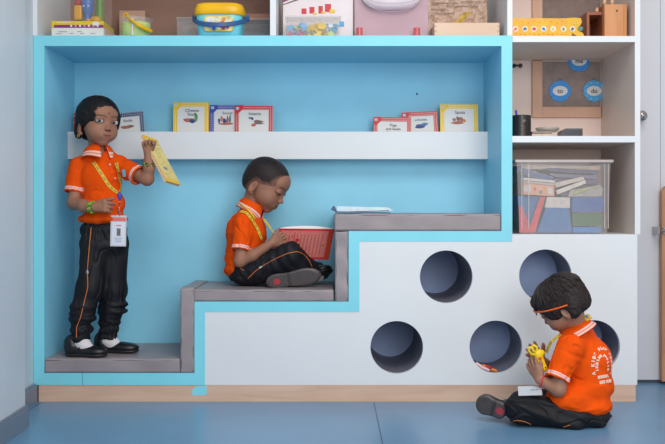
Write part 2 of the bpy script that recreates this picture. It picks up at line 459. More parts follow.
b = B(); b.box(x1, xs0, 0, YB, zb0, zb1); b.build('bench_board', M_cyan, nook)
b = B(); b.box(fx(82.3), fx(82.7), -.0008, .002, zb0, zb1); b.build('board_joint', mat('joint_line', (60, 130, 150), .7), nook)  # thin darker turquoise line where the boards meet
b = B(); b.box(xs0, xs1, 0, YB, zb0, zs); b.build('bench_riser', M_cyan, nook)
b = B(); b.box(xs1, xq1, 0, YB, zs2, zs); b.build('bench_board', M_cyan, nook)
b = B(); b.box(xq0, xq1, 0, YB, zs, zq); b.build('bench_riser', M_cyan, nook)
b = B(); b.box(xq1, xr0, 0, YB, zq2, zq); b.build('bench_board', M_cyan, nook)
# white front panel cut with five round holes
HOLES = [(446.3, 276.8), (545.5, 275.8), (396.8, 347.4), (495.9, 347.0), (593.8, 346.5)]
HR = .0975
cu = bpy.data.curves.new('p', 'CURVE'); cu.dimensions = '2D'; cu.fill_mode = 'BOTH'; cu.extrude = .009
def spl(pts):
    s = cu.splines.new('POLY'); s.points.add(len(pts)-1); s.use_cyclic_u = True
    for p, q in zip(s.points, pts): p.co = (q[0], q[1], 0, 1)
spl([(xs1, zb0), (XE, zb0), (XE, zw), (xr1, zw), (xr1, zq2), (xq1, zq2), (xq1, zs2), (xs1, zs2)])
for hx, hy in HOLES: spl([(fx(hx)+HR*math.cos(2*PI*i/72), fz(hy)+HR*math.sin(2*PI*i/72)) for i in range(72)])
o = bpy.data.objects.new('p', cu); me = bpy.data.meshes.new_from_object(o); bpy.data.objects.remove(o)
me.transform(Matrix.Translation((0, .0105, 0)) @ FACE)
put('front_panel', me, M_white, nook)
for (hx, hy), TD in zip(HOLES, (.398, .235, .398, .235, .235)):
    t = bmesh.new(); n = 72; R = []
    for r, y in ((HR+.006, .0195), (HR, .0195), (HR, TD), (HR+.006, TD)):
        R.append([t.verts.new((fx(hx)+r*math.cos(2*PI*i/n), y, fz(hy)+r*math.sin(2*PI*i/n))) for i in range(n)])
    for i in range(4):
        a, c = R[i], R[(i+1) % 4]
        for k in range(n): t.faces.new((a[k], a[(k+1) % n], c[(k+1) % n], c[k]))
    tb = put('hole_tube', finish(t, 'hole_tube'), M_tube, nook, smooth=False)
    b = B(); b.cyl((fx(hx), TD-.006, fz(hy)), (fx(hx), TD, fz(hy)), HR+.006, n=72); b.build('hole_back', M_hback, tb)
b = B(); b.box(XE-.016, XE, .021, .43, zb0, zw-.018); b.build('side_panel', M_white, nook)
b = B(); b.box(xr1, XE, .0205, .43, zw-.018, zw); b.build('cabinet_floor', M_white, nook)
# plinth
b = B(); b.box(x0+.018, fx(636), .002, .43, 0, zb0, .0008); pl = b.build('plinth', M_plinth, nook)
b = B()   # splash of turquoise paint left on the plinth
pp = [(197.5, 386.2), (203, 385.6), (207.5, 386.6), (206.5, 390), (207, 394), (202.5, 395.6), (198, 395), (195.5, 396), (191.8, 394.6), (192.2, 390.5), (194, 387.5)]
b.poly([(fx(p), .0022, fz(q)) for p, q in pp], (0, -.0009, 0)); b.build('paint_stain', M_cyan, pl)
# book ledge
lz0, lz1 = .915, 1.026
led = B()
led.box(x1, xr0, .300, .318, lz0, lz1, .001); led.box(x1, xr0, .318, .40, lz0, lz0+.015)
led.build('book_ledge', M_white, nook)

# ================================================================ white shelving above and beside
sh = thing('open_shelving', (.1, .2, zt0), 'white open shelving above and to the right of the turquoise nook', 'shelving')
YS = .43; HT = 2.05
for a, c in ((32.6, 37.2), (270, 276), (507.3, 512.5)):
    b = B(); b.box(fx(a), fx(c), 0, YS, zt0, HT, .0008); b.build('upright', M_white, sh)
def banded(name, a, c, d, e):
    b = B(); b.box(a, c, .0012, YS, d, e); p = b.build(name, M_shelfin, sh); b = B(); b.box(a, c, 0, .0012, d, e); b.build('edge_band', M_white, p)
banded('upright', fx(634.9), fx(640.3), zw, HT)
b = B(); b.box(fx(32.6), fx(640.3), 0, YS, HT, HT+.018); b.build('top_board', M_white, sh)
for a, c in ((37.2, 270), (276, 507.3)):
    b = B(); b.box(fx(a), fx(c), .003, YS, 1.80, 1.818); b.build('shelf', M_white, sh)
banded('shelf', fx(512.5), fx(634.9), fz(42), fz(36))
banded('shelf', xr1, fx(634.9), fz(142.3), fz(136))
b = B(); b.box(fx(512.5), fx(634.9), .003, YS, 1.80, 1.818); b.build('shelf', M_white, sh)
b = B(); b.box(fx(37.2), fx(270), YS, YS+.015, zt0, HT); b.build('back_board', M_brown, sh)
b = B(); b.box(fx(276), fx(507.3), YS, YS+.015, zt0, HT); b.build('back_board', mat('pale_board', (190, 170, 160), .6, .03, 4), sh)
b = B(); b.box(xr1, fx(640.3), YS, YS+.02, zw, HT); b.build('back_board', M_cream, sh)

# framed grey board seen through the right-hand shelves
Yb = .424
X = lambda px, Y=Yb: W(px, 0, Y).x
Z = lambda py, Y=Yb: W(0, py, Y).z
for (py0, py1, lab) in ((58.5, 117.5, 'wood-framed grey board behind the middle right shelf, with flower badges'), (-60, 36.5, 'wood-framed grey board behind the top right shelf, no badges in view')):
    pass
fr = thing('framed_board', (X(580), Yb, Z(117.5)), 'grey pin board in a pale wood frame behind the shelf with flower badges', 'board')
XR = fx(634.9)-.004
b = B(); b.box(X(542), XR, Yb-.001, Yb+.004, Z(107), fz(42)-.006); b.build('pin_surface', mat('grey_felt', (150, 134, 128), .85, .06, 30), fr)
b = B(); b.box(X(531.9), X(542), Yb-.010, Yb+.004, Z(117.5), fz(42)-.004, .001); b.build('frame_side', M_oak, fr)
b = B(); b.box(X(542), XR, Yb-.010, Yb+.004, Z(117.5), Z(107), .001); b.build('frame_rail', wood('frame_wood_flat', (214, 172, 146), (203, 158, 132), 3, (1.2, 5, 6)), fr)
fr = thing('framed_board', (X(580), Yb, fz(36)+.001), 'bare brownish-grey board in a pale wood frame behind the topmost right shelf', 'board')
b = B(); b.box(X(542), XR, Yb-.001, Yb+.004, fz(36)+.001, 1.78); b.build('pin_surface', mat('grey_felt2', (140, 122, 115), .85, .06, 30), fr)
b = B(); b.box(X(531.9), X(542), Yb-.010, Yb+.004, fz(36)+.001, 1.78, .001); b.build('frame_side', M_oak, fr)
# flower badges
def badge(px, py, word, label, rim=(44, 146, 226), dots=False):
    c = W(px, py, Yb-.004); t = thing('flower_badge', c, label, 'badge', 'blue flower word badges')
    pts = []
    for i in range(80):
        a = 2*PI*i/80; r = .0435+.0042*abs(math.sin(5*a))*1.0-.001
        pts.append((r*math.cos(a), 0, r*math.sin(a)*.98))
    b = B(); b.poly(pts, (0, -.002, 0)); b.build('flower', mat('badge_blue%d' % dots, rim, .5, .03), t, local=True)
    b = B(); b.tube([(.006*math.cos(a)*1.2, -.001, .045+.007*math.sin(a)) for a in [i*PI/6 for i in range(12)]], .0014, 6, True)
    b.build('ring', mat('badge_ring', (90, 110, 130), .4), t, local=True)
    if dots:
        b = B()
        for i in range(10):
            a = 2*PI*i/10; b.cyl((.037*math.cos(a), -.0015, .035*math.sin(a)), (.037*math.cos(a), -.0028, .035*math.sin(a)), .0022, n=8)
        b.build('dot', mat('badge_dots', (190, 225, 240), .5), t, local=True)
    el = [(.031*math.cos(2*PI*i/48), -.0018, .0205*math.sin(2*PI*i/48)) for i in range(48)]
    b = B(); b.poly(el, (0, -.0015, 0)); b.build('name_plate', mat('badge_white', (226, 224, 222), .5), t, local=True)
    text('word', word, .026, Matrix.Translation((0, -.0035, -.001)) @ FACE, mat('badge_ink', (95, 90, 90), .6), t, local=True, bold=.0005)
badge(579, 61, 'me', 'upper blue flower badge reading me on the grey board')
badge(560, 91, 'to', 'lower left blue flower badge reading to on the grey board')
badge(594, 91, 'do', 'lower right blue flower badge reading do with pale dots on its petals', (74, 168, 226), True)

# ================================================================ cushions
def cushion(name, x0, x1, y0, y1, z0, z1, label, group=None, seam=True):
    V = bmesh.new(); bmesh.ops.create_cube(V, size=1)
    for v in V.verts: v.co = Vector((x0+(v.co.x+.5)*(x1-x0), y0+(v.co.y+.5)*(y1-y0), z0+(v.co.z+.5)*(z1-z0)))
    bmesh.ops.bevel(V, geom=V.edges[:], offset=.006, segments=3, affect='EDGES', profile=.6)
    L = max(x1-x0, y1-y0, z1-z0)
    bmesh.ops.subdivide_edges(V, edges=[e for e in V.edges if e.calc_length() > .03], cuts=10, use_grid_fill=True)
    rs = random.Random(int(x0*1000)+5)
    ph = [rs.random()*6 for _ in range(6)]
    cx, cy, cz = (x0+x1)/2, (y0+y1)/2, (z0+z1)/2
    for v in V.verts:
        c = v.co; w = math.sin(c.x*31+c.z*60+ph[0])*math.sin(c.y*27+ph[1]+c.x*9)+.6*math.sin(c.x*73-c.z*80+ph[2]+2*math.sin(c.y*20+ph[3]))
        k = .0011 if name == 'bench_cushion' else .0022
        if y0+.002 < c.y < y1-.002 or True:
            if abs(c.z-z1) < .002: c.z += k*w+.001
            elif abs(c.z-z0) < .002: pass
            elif abs(c.y-y0) < .002: c.y += k*w
    th = thing(name, (cx, cy, z0), label, 'cushion', group)
    put('cover', finish(V, 'cover'), M_cush, th, smooth=True)
    if seam:
        e = .004; b = B()
        if name == 'bench_cushion':
            b.tube([(x0+e, y0+.0015, z1-e*1.2), (x1-e, y0+.0015, z1-e*1.2)], .0016, 6); b.tube([(x0+e, y0+.0015, z0+e), (x1-e, y0+.0015, z0+e)], .0014, 6)
        else:
            b.tube([(x0+e, y0+.0015, z0+e), (x0+e, y0+.0015, z1-e)], .0016, 6); b.tube([(x1-e, y0+.0015, z0+e), (x1-e, y0+.0015, z1-e)], .0014, 6)
        b.build('piping', mat('grey_piping', (118, 106, 112), .45), th, smooth=True)
    return th
G = 'grey padded cushions of the stepped bench'
cushion('bench_cushion', x1+.001, fx(180), .0, YB-.002, zb1+.0005, fz(359), 'lowest long grey seat cushion, under the standing child\'s shoes')
cushion('riser_cushion', fx(180)+.001, fx(194.5)-.001, -.002, YB-.002, zb1+.0005, fz(288.5), 'upright grey cushion between the lowest and the middle step')
cushion('bench_cushion', fx(193.8), xq0-.055, .002, YB-.002, zs+.0005, fz(290), 'middle grey seat cushion, under the cross-legged reading boy')
cushion('riser_cushion', fx(335), fx(348.6)-.001, .0, YB-.002, zs+.0005, zq-.0005, 'upright grey cushion between the middle and the top step')
cushion('bench_cushion', fx(334.6), xr0-.002, .0, YB-.002, zq+.0005, fz(214), 'topmost long grey seat cushion, with an open book at its left end')
# ================================================================ picture books on the ledge
M_page = mat('book_paper', (232, 228, 220), .7, .02, 20)
M_ink = mat('book_ink', (52, 50, 58), .6)
INK = [mat('print_%d' % i, c, .5, .03) for i, c in enumerate([(178, 96, 74), (74, 128, 150), (90, 150, 96), (60, 84, 150), (214, 120, 60), (120, 96, 84), (44, 60, 120)])]
def book(pxl, pxr, pyt, Y, rgb, key, title, label, lean=0, pics=(), badge_rgb=None, tsize=.0185, th=.005, group='picture books on the white ledge', rim=True, ysh=0):
    D = Y-CAMY; wd = (pxr-pxl)*D/FPX; top = W(0, pyt, Y).z; bot = lz0+.0155; h = (top-bot)/math.cos(lean)
    t = thing('picture_book', ((W(pxl, 0, Y).x+W(pxr, 0, Y).x)/2, Y, bot), label, 'book', group, rot=(-.10, lean, 0))
    gm = gingham('gingham_'+key, rgb)
    b = B(); b.box(-wd/2, wd/2, 0, .0012, 0, h); b.box(-wd/2, wd/2, th, th+.0012, 0, h); b.box(-wd/2, -wd/2+.0012, .0006, th+.0006, 0, h)
    b.build('cover', gm, t, local=True)
    b = B(); b.box(-wd/2+.0014, wd/2-.0015, .0013, th-.0001, .002, h-.002); b.build('pages', M_page, t, local=True)
    m = .0175
    b = B(); b.box(-wd/2+m, wd/2-m, -.0006, .0003, .018, h-m-.001); pn = b.build('title_panel', mat('panel_white', (224, 220, 216), .4, .01), t, local=True)
    b = B(); pts = [(0, 0)]+[(.034*math.cos(-PI/2*i/12), .034*math.sin(-PI/2*i/12)) for i in range(13)]
    b.poly([(-wd/2+x, -.0009, h+z) for x, z in pts], (0, .0004, 0)); b.build('corner_badge', mat('corner_'+key, rgb, .4), t, local=True)
    b = B(); b.box(-wd/2+.005, -wd/2+.017, -.0013, -.0009, h-.017, h-.006, .0002); b.build('corner_number', mat('corner_plate', (196, 196, 200), .4), t, local=True)
    ls = title.split('\n')
    mes = [text_mesh(l, tsize, Matrix.Translation((.004, -.0009, h-.034-.0155*i)) @ FACE, .0002, bold=.0002) for i, l in enumerate(ls)]
    put('title', join_meshes('title', mes), M_ink, t, local=True)
    for i, (ax, az, rx, rz, mi) in enumerate(pics):
        b = B(); b.poly([(ax+rx*math.cos(a)*(1+.18*math.sin(3*a+i)), -.0009-.0001*i, h-az+rz*math.sin(a)*(1+.2*math.cos(2*a+i))) for a in [2*PI*j/20 for j in range(20)]], (0, .0003, 0))
        b.build('picture', INK[mi], t, local=True)
    return t
yel, red, blu = (238, 194, 0), (204, 16, 30), (40, 62, 168)
book(173, 208.5, 101.5, .322, yel, 'yellow', 'Cheese\nStars', 'yellow checked picture book titled Cheese Stars at left of the ledge trio', -.01,
     [(-.008, .074, .022, .010, 0), (.02, .062, .007, .02, 2), (.005, .078, .012, .008, 6)], th=.012)
book(209.3, 243, 104.2, .334, blu, 'blue', 'Soccer', 'blue checked picture book titled Soccer, between the yellow and red ones', .0,
     [(-.03, .066, .005, .012, 3), (-.02, .058, .005, .014, 4), (-.008, .066, .008, .010, 6), (.004, .060, .005, .014, 0), (.014, .058, .005, .015, 1), (.0, .078, .03, .005, 0)], tsize=.0150)
book(234.3, 272.6, 104.8, .322, red, 'red', 'Insects', 'red checked picture book titled Insects, right end of the left trio', .0,
     [(-.012, .052, .010, .005, 5), (-.006, .055, .004, .007, 6), (.018, .066, .020, .006, 5), (.018, .074, .024, .003, 5), (0.0, .08, .01, .006, 0)])
book(373, 411, 116.5, .322, red, 'red', 'Flags\nand Seeds', 'red checked picture book titled Flags and Seeds, lowest of the right trio', .015,
     [(-.02, .064, .008, .006, 0), (.01, .068, .01, .006, 4)], tsize=.0150)
book(404, 440, 111, .333, red, 'red', 'at Rockets', 'tilted red checked book about rockets, partly behind its two neighbours', -.05,
     [(.004, .058, .020, .008, 3), (.02, .052, .012, .006, 1), (-.004, .064, .02, .005, 6)], tsize=.0115)
book(440.5, 478.6, 103.5, .322, yel, 'yellow', 'Spots', 'yellow checked picture book titled Spots at the right end of the ledge', .0,
     [(-.02, .064, .007, .008, 0), (-.004, .060, .008, .010, 5), (.01, .062, .007, .009, 0), (.022, .068, .006, .006, 4), (-.005, .076, .026, .006, 0)])
book(113, 146.5, 112, .324, (52, 66, 110), 'navy', 'Rocks', 'navy checked picture book half hidden behind the standing child\'s head', -.10,
     [(-.005, .060, .022, .008, 0), (.014, .058, .012, .006, 5)], tsize=.0150)
book(72.3, 84, 112.5, .325, (186, 62, 34), 'rust', 'My', 'rust red patterned book at the left end of the ledge behind the child', .0, tsize=.008)

# ================================================================ things on top of the nook
ZT = zt0+.0006
def TX(px, Y): return W(px, 0, Y).x
# two flat game boxes
def flat_box(px0, px1, py0, py1, Y, dy, rgb, label, stripes):
    z1 = W(0, py0, Y).z; z0 = W(0, py1, Y).z if py1 < 33 else ZT
    a, c = TX(px0, Y), TX(px1, Y)
    t = thing('game_box', ((a+c)/2, Y+dy/2, z0), label, 'box', 'flat game boxes on the upper shelf')
    b = B(); b.box(a, c, Y, Y+dy, z0, z1-.001, .001); b.build('box_body', mat('gb%d' % rgb[0], rgb, .4), t)
    for (u0, u1, v0, v1, col) in stripes:
        b = B(); b.box(a+(c-a)*u0, a+(c-a)*u1, Y-.0006, Y+.0004, z0+(z1-z0)*v0, z0+(z1-z0)*v1); b.build('printed_band', mat('band%s' % '_'.join(map(str, col)), col, .4), t)
    return t, a, c, z0, z1
t, a, c, z0, z1 = flat_box(51.5, 103.5, 27.5, 36, .03, .17, (222, 218, 214), 'flat white game box with small grey print at the bottom of the stack', [])
for u0, u1, v in ((.12, .3, .6), (.08, .2, .35), (.35, .42, .4), (.55, .63, .4), (.75, .84, .4), (.5, .58, .62)):
    b = B(); b.box(a+(c-a)*u0, a+(c-a)*u1, .0292, .0302, z0+.03*v, z0+.03*v+.002); b.build('print_line', mat('print_grey', (130, 132, 140), .5), t)
zmid = z1
zz1 = W(0, 21, .03).z
a, c = TX(51.5, .03), TX(103.5, .03)
t = thing('game_box', ((a+c)/2, .11, z1), 'yellow and purple game box stacked on the flat white one', 'box', 'flat game boxes on the upper shelf')
b = B(); b.box(a, c, .03, .19, z1, zz1, .001); b.build('box_body', mat('box_yellow', (218, 190, 30), .4), t)
b = B(); b.box(a+.01, c-.0002, .0293, .0303, z1, z1+.010); b.build('printed_band', mat('box_purple', (140, 44, 110), .4), t)
for i in range(7):
    x = a+(c-a)*(.38+i*.085); b = B(); b.cyl((x, .0296, z1+.006), (x, .0286, z1+.006), .0042, n=12); b.build('printed_dot', mat('dot_pale%d' % (i % 2), [(222, 214, 214), (214, 150, 150)][i % 2], .5), t)
b = B(); b.poly([(c-.028+.014*math.cos(q), .0290, z1+.014+.007*math.sin(q)) for q in [2*PI*j/20 for j in range(20)]], (0, -.0008, 0)); b.build('logo_plate', mat('oval_white', (220, 218, 218), .4), t)
b = B(); b.box(a+.02, a+.07, .0293, .0303, z1+.017, z1+.021); b.build('print_line', mat('print_pale', (222, 214, 150), .5), t)
# cardboard box end next to them
t = thing('cardboard_box', (TX(104, .1), .1, ZT), 'plain cardboard box end beside the stacked game boxes', 'box')
b = B(); a = TX(104.3, .05); b.box(a-.06, a, .195, .36, ZT, fz(27), .002)
b.poly([(a, .05, ZT), (a+.034, .16, ZT), (a+.034, .16, fz(31)), (a, .05, fz(22.5))], (-.0015, .0006, 0)); b.build('side', mat('cardboard', (196, 158, 134), .8, .05), t)
# bag of bath toys: figures in a clear bag
tz = zz1
t = thing('blue_toy_figure', (TX(88, .1), .1, tz+.0004), 'blue toy figure with flared foot on the yellow game box', 'toy')
x = TX(87.5, .1); b = B(); b.lathe([(.03, 0), (.028, .006), (.014, .02), (.013, .035), (.022, .05), (.024, .085), (.02, .10), (.012, .105), (.0, .106)], (x, .1, tz+.0006), 24); b.build('body', mat('toy_blue', (60, 112, 180), .3), t, smooth=True)
b = B(); b.ball((x, .1, tz+.122), .02, n=20); b.build('head', mat('toy_pale', (200, 190, 190), .4), t, smooth=True)
b = B(); [b.ball((x+s*.009, .078, tz+.066), .004, n=8) for s in (-1, 1)]; b.build('button', mat('toy_eyes', (190, 210, 230), .3), t, smooth=True)
def toy(name, px0, px1, py0, py1, rgb, label, Y=.12, z=None):
    a, c = TX(px0, Y), TX(px1, Y); z1 = W(0, py0, Y).z; z0 = tz if z is None else z
    z0b = W(0, py1, Y).z
    t = thing(name, ((a+c)/2, Y, z0), label, 'toy')
    return t, a, c, z0, z1, z0b
t, a, c, z0, z1, _ = toy('yellow_toy', 75, 83, 6, 21, None, 'square yellow toy standing at the left of the blue figure', .10)
b = B(); b.box(a, c, .08, .11, z0+.014, z1, .006); b.build('body', mat('toy_yellow', (214, 160, 20), .35), t, smooth=True)
b = B(); b.cyl((a+.008, .095, z0), (a+.008, .095, z0+.02), .005); b.cyl((c-.008, .095, z0), (c-.008, .095, z0+.02), .005); b.build('foot', mat('toy_green', (84, 130, 60), .4), t, smooth=True)
b = B(); b.ball((a+.014, .096, z1+.010), .012, n=14); b.build('head', mat('toy_red', (190, 30, 40), .4), t, smooth=True)
t, a, c, z0, z1, _ = toy('orange_toy_shell', 91, 103, 14, 21, None, 'mustard yellow domed toy under the green bottle', .10)
b = B(); b.ball(((a+c)/2, .085, z0+.014), ((c-a)/2, .022, .0155), n=24); b.build('shell', mat('toy_yellow', (214, 160, 20), .35), t, smooth=True)
b = B(); b.ball((a-.004, .075, z0+.012), (.009, .008, .007), n=14); b.build('face', mat('toy_skin', (226, 150, 110), .4), t, smooth=True)
t, a, c, z0, z1, _ = toy('green_bottle', 94.5, 102, 0, 14, None, 'green bottle standing behind the mustard domed toy', .13)
b = B(); b.lathe([(.019, 0), (.02, .01), (.018, .05), (.014, .09), (.014, .105), (.010, .115), (.0, .117)], ((a+c)/2, .15, z0+.0004), 24); b.build('bottle', mat('toy_green2', (84, 140, 50), .35), t, smooth=True)
b = B(); b.cyl(((a+c)/2, .15, z0+.115), ((a+c)/2, .15, z0+.135), .011); b.build('cap', mat('toy_pale', (200, 190, 190), .4), t, smooth=True)
M_clear = mat('clear_plastic', (225, 225, 228), .12, .01, 5, alpha=.12, coat=.3)
M_haze = mat('hazy_plastic', (220, 214, 210), .3, .02, 8, alpha=.30)
t = thing('clear_bag', (TX(90, .1), .1, tz), 'clear plastic bag around the small bath toys', 'bag')
b = B(); b.poly([(TX(70, .06), .055, tz+.001), (TX(104, .06), .055, tz+.001), (TX(105, .06), .058, tz+.12), (TX(69.5, .06), .058, tz+.12)], (0, .12, 0)); b.build('film', mat('bag_film', (200, 180, 175), .25, .02, alpha=.14), t)

# clear bucket with a yellow handle and lime contents
c0 = Vector((TX(136, .09), .09, ZT)); t = thing('clear_bucket', c0, 'small clear bucket with lime green filling and yellow handle', 'bucket')
r1 = .066
b = B(); b.lathe([(.052, .0004), (.054, .003), (.0592, .066), (.066, .070), (.067, .074), (.0645, .078), (.060, .078), (.057, .070), (.052, .006), (.0, .004)], c0, 40); b.build('tub', M_clear, t, smooth=True)
b = B(); b.lathe([(.047, .005), (.051, .01), (.0545, .052), (.053, .062), (.0, .064)], c0, 36); b.build('filling', mat('lime_paper', (200, 224, 110), .6, .08, 20), t, smooth=True)
b = B(); b.box(c0.x-.004, c0.x+.003, c0.y-.0615, c0.y-.0555, ZT+.006, ZT+.07, .001); b.build('label', mat('pale_label', (225, 205, 200), .4), t)
A = W(124, 13.5, .03); Cc = W(150.5, 30.5, .04)
pts = []
for i in range(17):
    u = i/16; p = A.lerp(Cc, u); p.y = .09-.071*math.sin(PI*(.12+.76*u))-.0; p.z -= .010*math.sin(PI*u); pts.append(p)
b = B()
for q in (0, 1): pass
b.tube(pts, [.0056+.0024*(i > 8) for i in range(17)], 8); b.ball(A+Vector((0, .06, 0)), .008, n=12) if False else None
b.tube([pts[0]+Vector((.008*math.cos(q), 0, .008*math.sin(q))) for q in [2*PI*j/12 for j in range(12)]], .003, 6, True)
b.build('handle', mat('handle_yellow', (228, 176, 0), .35), t, smooth=True)

# turquoise bucket with yellow lid and blue handle
c0 = Vector((TX(221, .08), .08, ZT)); t = thing('lidded_bucket', c0, 'turquoise toy bucket with yellow lid and dark blue handle', 'bucket')
b = B(); b.lathe([(.076, .0004), (.080, .004), (.089, .078), (.089, .086), (.0, .087)], c0, 64, sq=2.5); b.build('tub', mat('bucket_turquoise', (120, 212, 226), .3), t, smooth=True)
b = B(); b.lathe([(.092, .076), (.095, .078), (.0935, .100), (.088, .118), (.078, .122), (.0, .123)], c0, 64, sq=2.5); b.build('lid', mat('lid_yellow', (236, 180, 0), .3), t, smooth=True)
lx = c0.x; ly = c0.y-.0915
rr = lambda hw, hh, cz, n=6: [(lx+.002+(hw-.012)*sx_+.012*math.cos(q), ly, cz+(hh-.012)*sz_+.012*math.sin(q)) for sx_, sz_, q0 in ((1, 1, 0), (-1, 1, PI/2), (-1, -1, PI), (1, -1, 1.5*PI)) for q in [q0+PI/2*j/n for j in range(n+1)]]
b = B(); b.poly(rr(.0535, .0275, ZT+.041), (0, .012, 0)); lb = b.build('label', mat('label_yellow', (226, 196, 90), .4, .1, 60), t)
ly -= .0008
b = B(); b.poly(rr(.049, .023, ZT+.041), (0, .001, 0)); b.build('label_picture', mat('label_sky', (216, 206, 170), .4, .2, 70), lb)
for (ax, az, r_, col) in ((-.032, .056, .011, (226, 226, 230)), (-.022, .054, .008, (226, 226, 230)), (-.005, .057, .006, (226, 226, 230)), (-.03, .038, .009, (160, 60, 50)), (-.012, .040, .009, (200, 70, 40)), (.004, .042, .007, (70, 150, 110)), (.017, .046, .008, (220, 90, 50)), (.03, .04, .009, (90, 170, 200)), (.02, .024, .009, (190, 90, 80)), (-.015, .022, .010, (60, 120, 190)), (.036, .028, .008, (210, 80, 90)), (.022, .058, .009, (226, 150, 40))):
    b = B(); b.cyl((lx+ax, ly-.0002, ZT+az), (lx+ax, ly-.0010, ZT+az), r_*.8, n=10); b.build('print_spot', mat('spot_%d_%d' % (col[0], col[1]), col, .4), lb)
hp = []
for i in range(25):
    q = -PI*i/24; hp.append(Vector((c0.x-.1*math.cos(q)*-1*-1, c0.y-.113*math.sin(-q), ZT+.079-.046*math.sin(-q))))
b = B()
for off in (-.0045, 0, .0045): b.tube([p+Vector((0, 0, off)) for p in hp], .0042, 8)
for s in (-1, 1): b.cyl((c0.x+s*.091, c0.y, ZT+.079), (c0.x+s*.107, c0.y, ZT+.079), .013, n=20)
b.build('handle', mat('handle_blue', (52, 96, 150), .35), t, smooth=True)

# clear tubs either side, behind the bucket
def clear_tub(px0, px1, py0, Y, dy, label, fill=None, name='clear_box', mm=None):
    a, c = TX(px0, Y), TX(px1, Y); z1 = W(0, py0, Y).z
    t = thing(name, ((a+c)/2, Y+dy/2, ZT), label, 'box')
    w = .0018; b = B()
    b.box(a, c, Y, Y+w, ZT+w, z1); b.box(a, c, Y+dy-w, Y+dy, ZT+w, z1); b.box(a, a+w, Y+w, Y+dy-w, ZT+w, z1); b.box(c-w, c, Y+w, Y+dy-w, ZT+w, z1); b.box(a, c, Y, Y+dy, ZT, ZT+w)
    b.build('tub', mm or M_clear, t)
    b = B(); b.box(a-.004, c+.004, Y-.004, Y+dy+.004, z1, z1+.007, .002); b.build('lid', M_haze, t)
    return t, a, c, z1
t, a, c, z1 = clear_tub(177, 198, 19, .22, .15, 'small clear plastic box behind the left side of the turquoise bucket')
b = B(); b.box(a+.01, c-.01, .25, .33, ZT+.003, ZT+.03, .004); b.build('paper_stack', mat('paper_grey', (190, 184, 184), .7, .1, 60), t)
t, a, c, z1 = clear_tub(238, 271, 20, .22, .15, 'clear plastic box of papers behind the right side of the turquoise bucket')
for i in range(5):
    b = B(); b.box(a+.008+.003*i, c-.012-.004*(i % 2), .235+.004*i, .35, ZT+.003+i*.011, ZT+.012+i*.011, .001); b.build('paper_stack', mat('paper%d' % (i % 3), [(186, 168, 160), (130, 120, 130), (208, 196, 190)][i % 3], .7, .1, 60), t)
b = B(); t = thing('wooden_block', (TX(258, .3), .3, z1+.007), 'reddish brown wooden bar lying on the clear paper box', 'block')
b.box(a+.01, c, .26, .34, z1+.0075, z1+.034, .002); b.build('bar', wood('redwood', (176, 122, 98), (158, 106, 84), 3, (1, 6, 6)), t)
b = B(); t = thing('grey_folder', (TX(258, .3), .38, ZT), 'dusty grey folder standing behind the reddish wooden bar', 'folder')
b.box(TX(240, .38), TX(268, .38), .385, .405, ZT, fz(2)+.02, .002); b.build('cover', mat('folder_grey', (172, 156, 150), .7), t)
b = B(); t = thing('brown_carton', (TX(145, .3), .33, ZT), 'pale brown carton standing behind the clear bucket', 'box')
b.box(TX(118, .3), TX(144, .3), .32, .42, ZT, fz(-8), .002); b.build('side', mat('carton_dim', (176, 138, 116), .8, .04), t)
b = B(); b.box(TX(126, .3), TX(135, .3), .3192, .3203, ZT+.02, fz(-8)-.02); b.build('tape', mat('tape', (186, 154, 134), .4), t)

# picture-printed building set box with red blocks (middle compartment)
Y = .16
a, c = TX(282.5, Y), TX(353.5, Y)
t = thing('toy_set_box', ((a+c)/2, Y+.05, ZT), 'large pale toy box printed with rows of red blocks behind the clear box', 'box')
b = B(); b.box(a, c, Y, Y+.1, ZT, fz(-18), .001); b.build('carton', mat('pinkish_white', (226, 214, 216), .4, .02), t)
b = B(); b.box(a-.001, a+.002, Y-.0015, Y, ZT, fz(-18)); b.box(c-.002, c+.001, Y-.0015, Y, ZT, fz(-18))
b.poly([(a, Y-.001, W(0, 4.5, Y).z), (a, Y-.001, W(0, 5.3, Y).z), (TX(305, Y), Y-.001, W(0, -2, Y).z), (TX(300, Y), Y-.001, W(0, -2, Y).z)], (0, .0006, 0)); b.build('edge_line', mat('carton_edge', (96, 70, 70), .5), t)
b = B(); b.poly([(a+.002, Y-.0012, W(0, 2.5, Y).z), (TX(296, Y), Y-.0012, W(0, -3, Y).z), (a+.002, Y-.0012, W(0, -3, Y).z)], (0, .0006, 0)); b.build('printed_corner', mat('box_purple', (140, 44, 110), .4), t)
for (x0_, x1_, y0_, y1_, col) in ((301.5, 306.5, 8.5, 14, 'r'), (309.5, 314.5, 7, 13.5, 'r'), (318.5, 322.8, 6, 13.5, 'r'), (325, 331, 4, 12, 'r'), (313, 316.5, 12.6, 14.4, 'y'), (321.5, 325.5, 11.5, 13.4, 'y'), (329.5, 335, 9.5, 13, 'y'), (339, 344, 21.5, 26.5, 'b')):
    b = B(); b.box(TX(x0_, Y), TX(x1_, Y), Y-(.0014 if col == 'r' else .0024), Y+.0004, W(0, y1_, Y).z, W(0, y0_, Y).z, .0005)
    b.build('printed_block', {'r': mat('toy_red2', (200, 40, 60), .4), 'y': mat('toy_yel2', (230, 190, 40), .4), 'b': mat('toy_blu2', (70, 160, 210), .4)}[col], t)
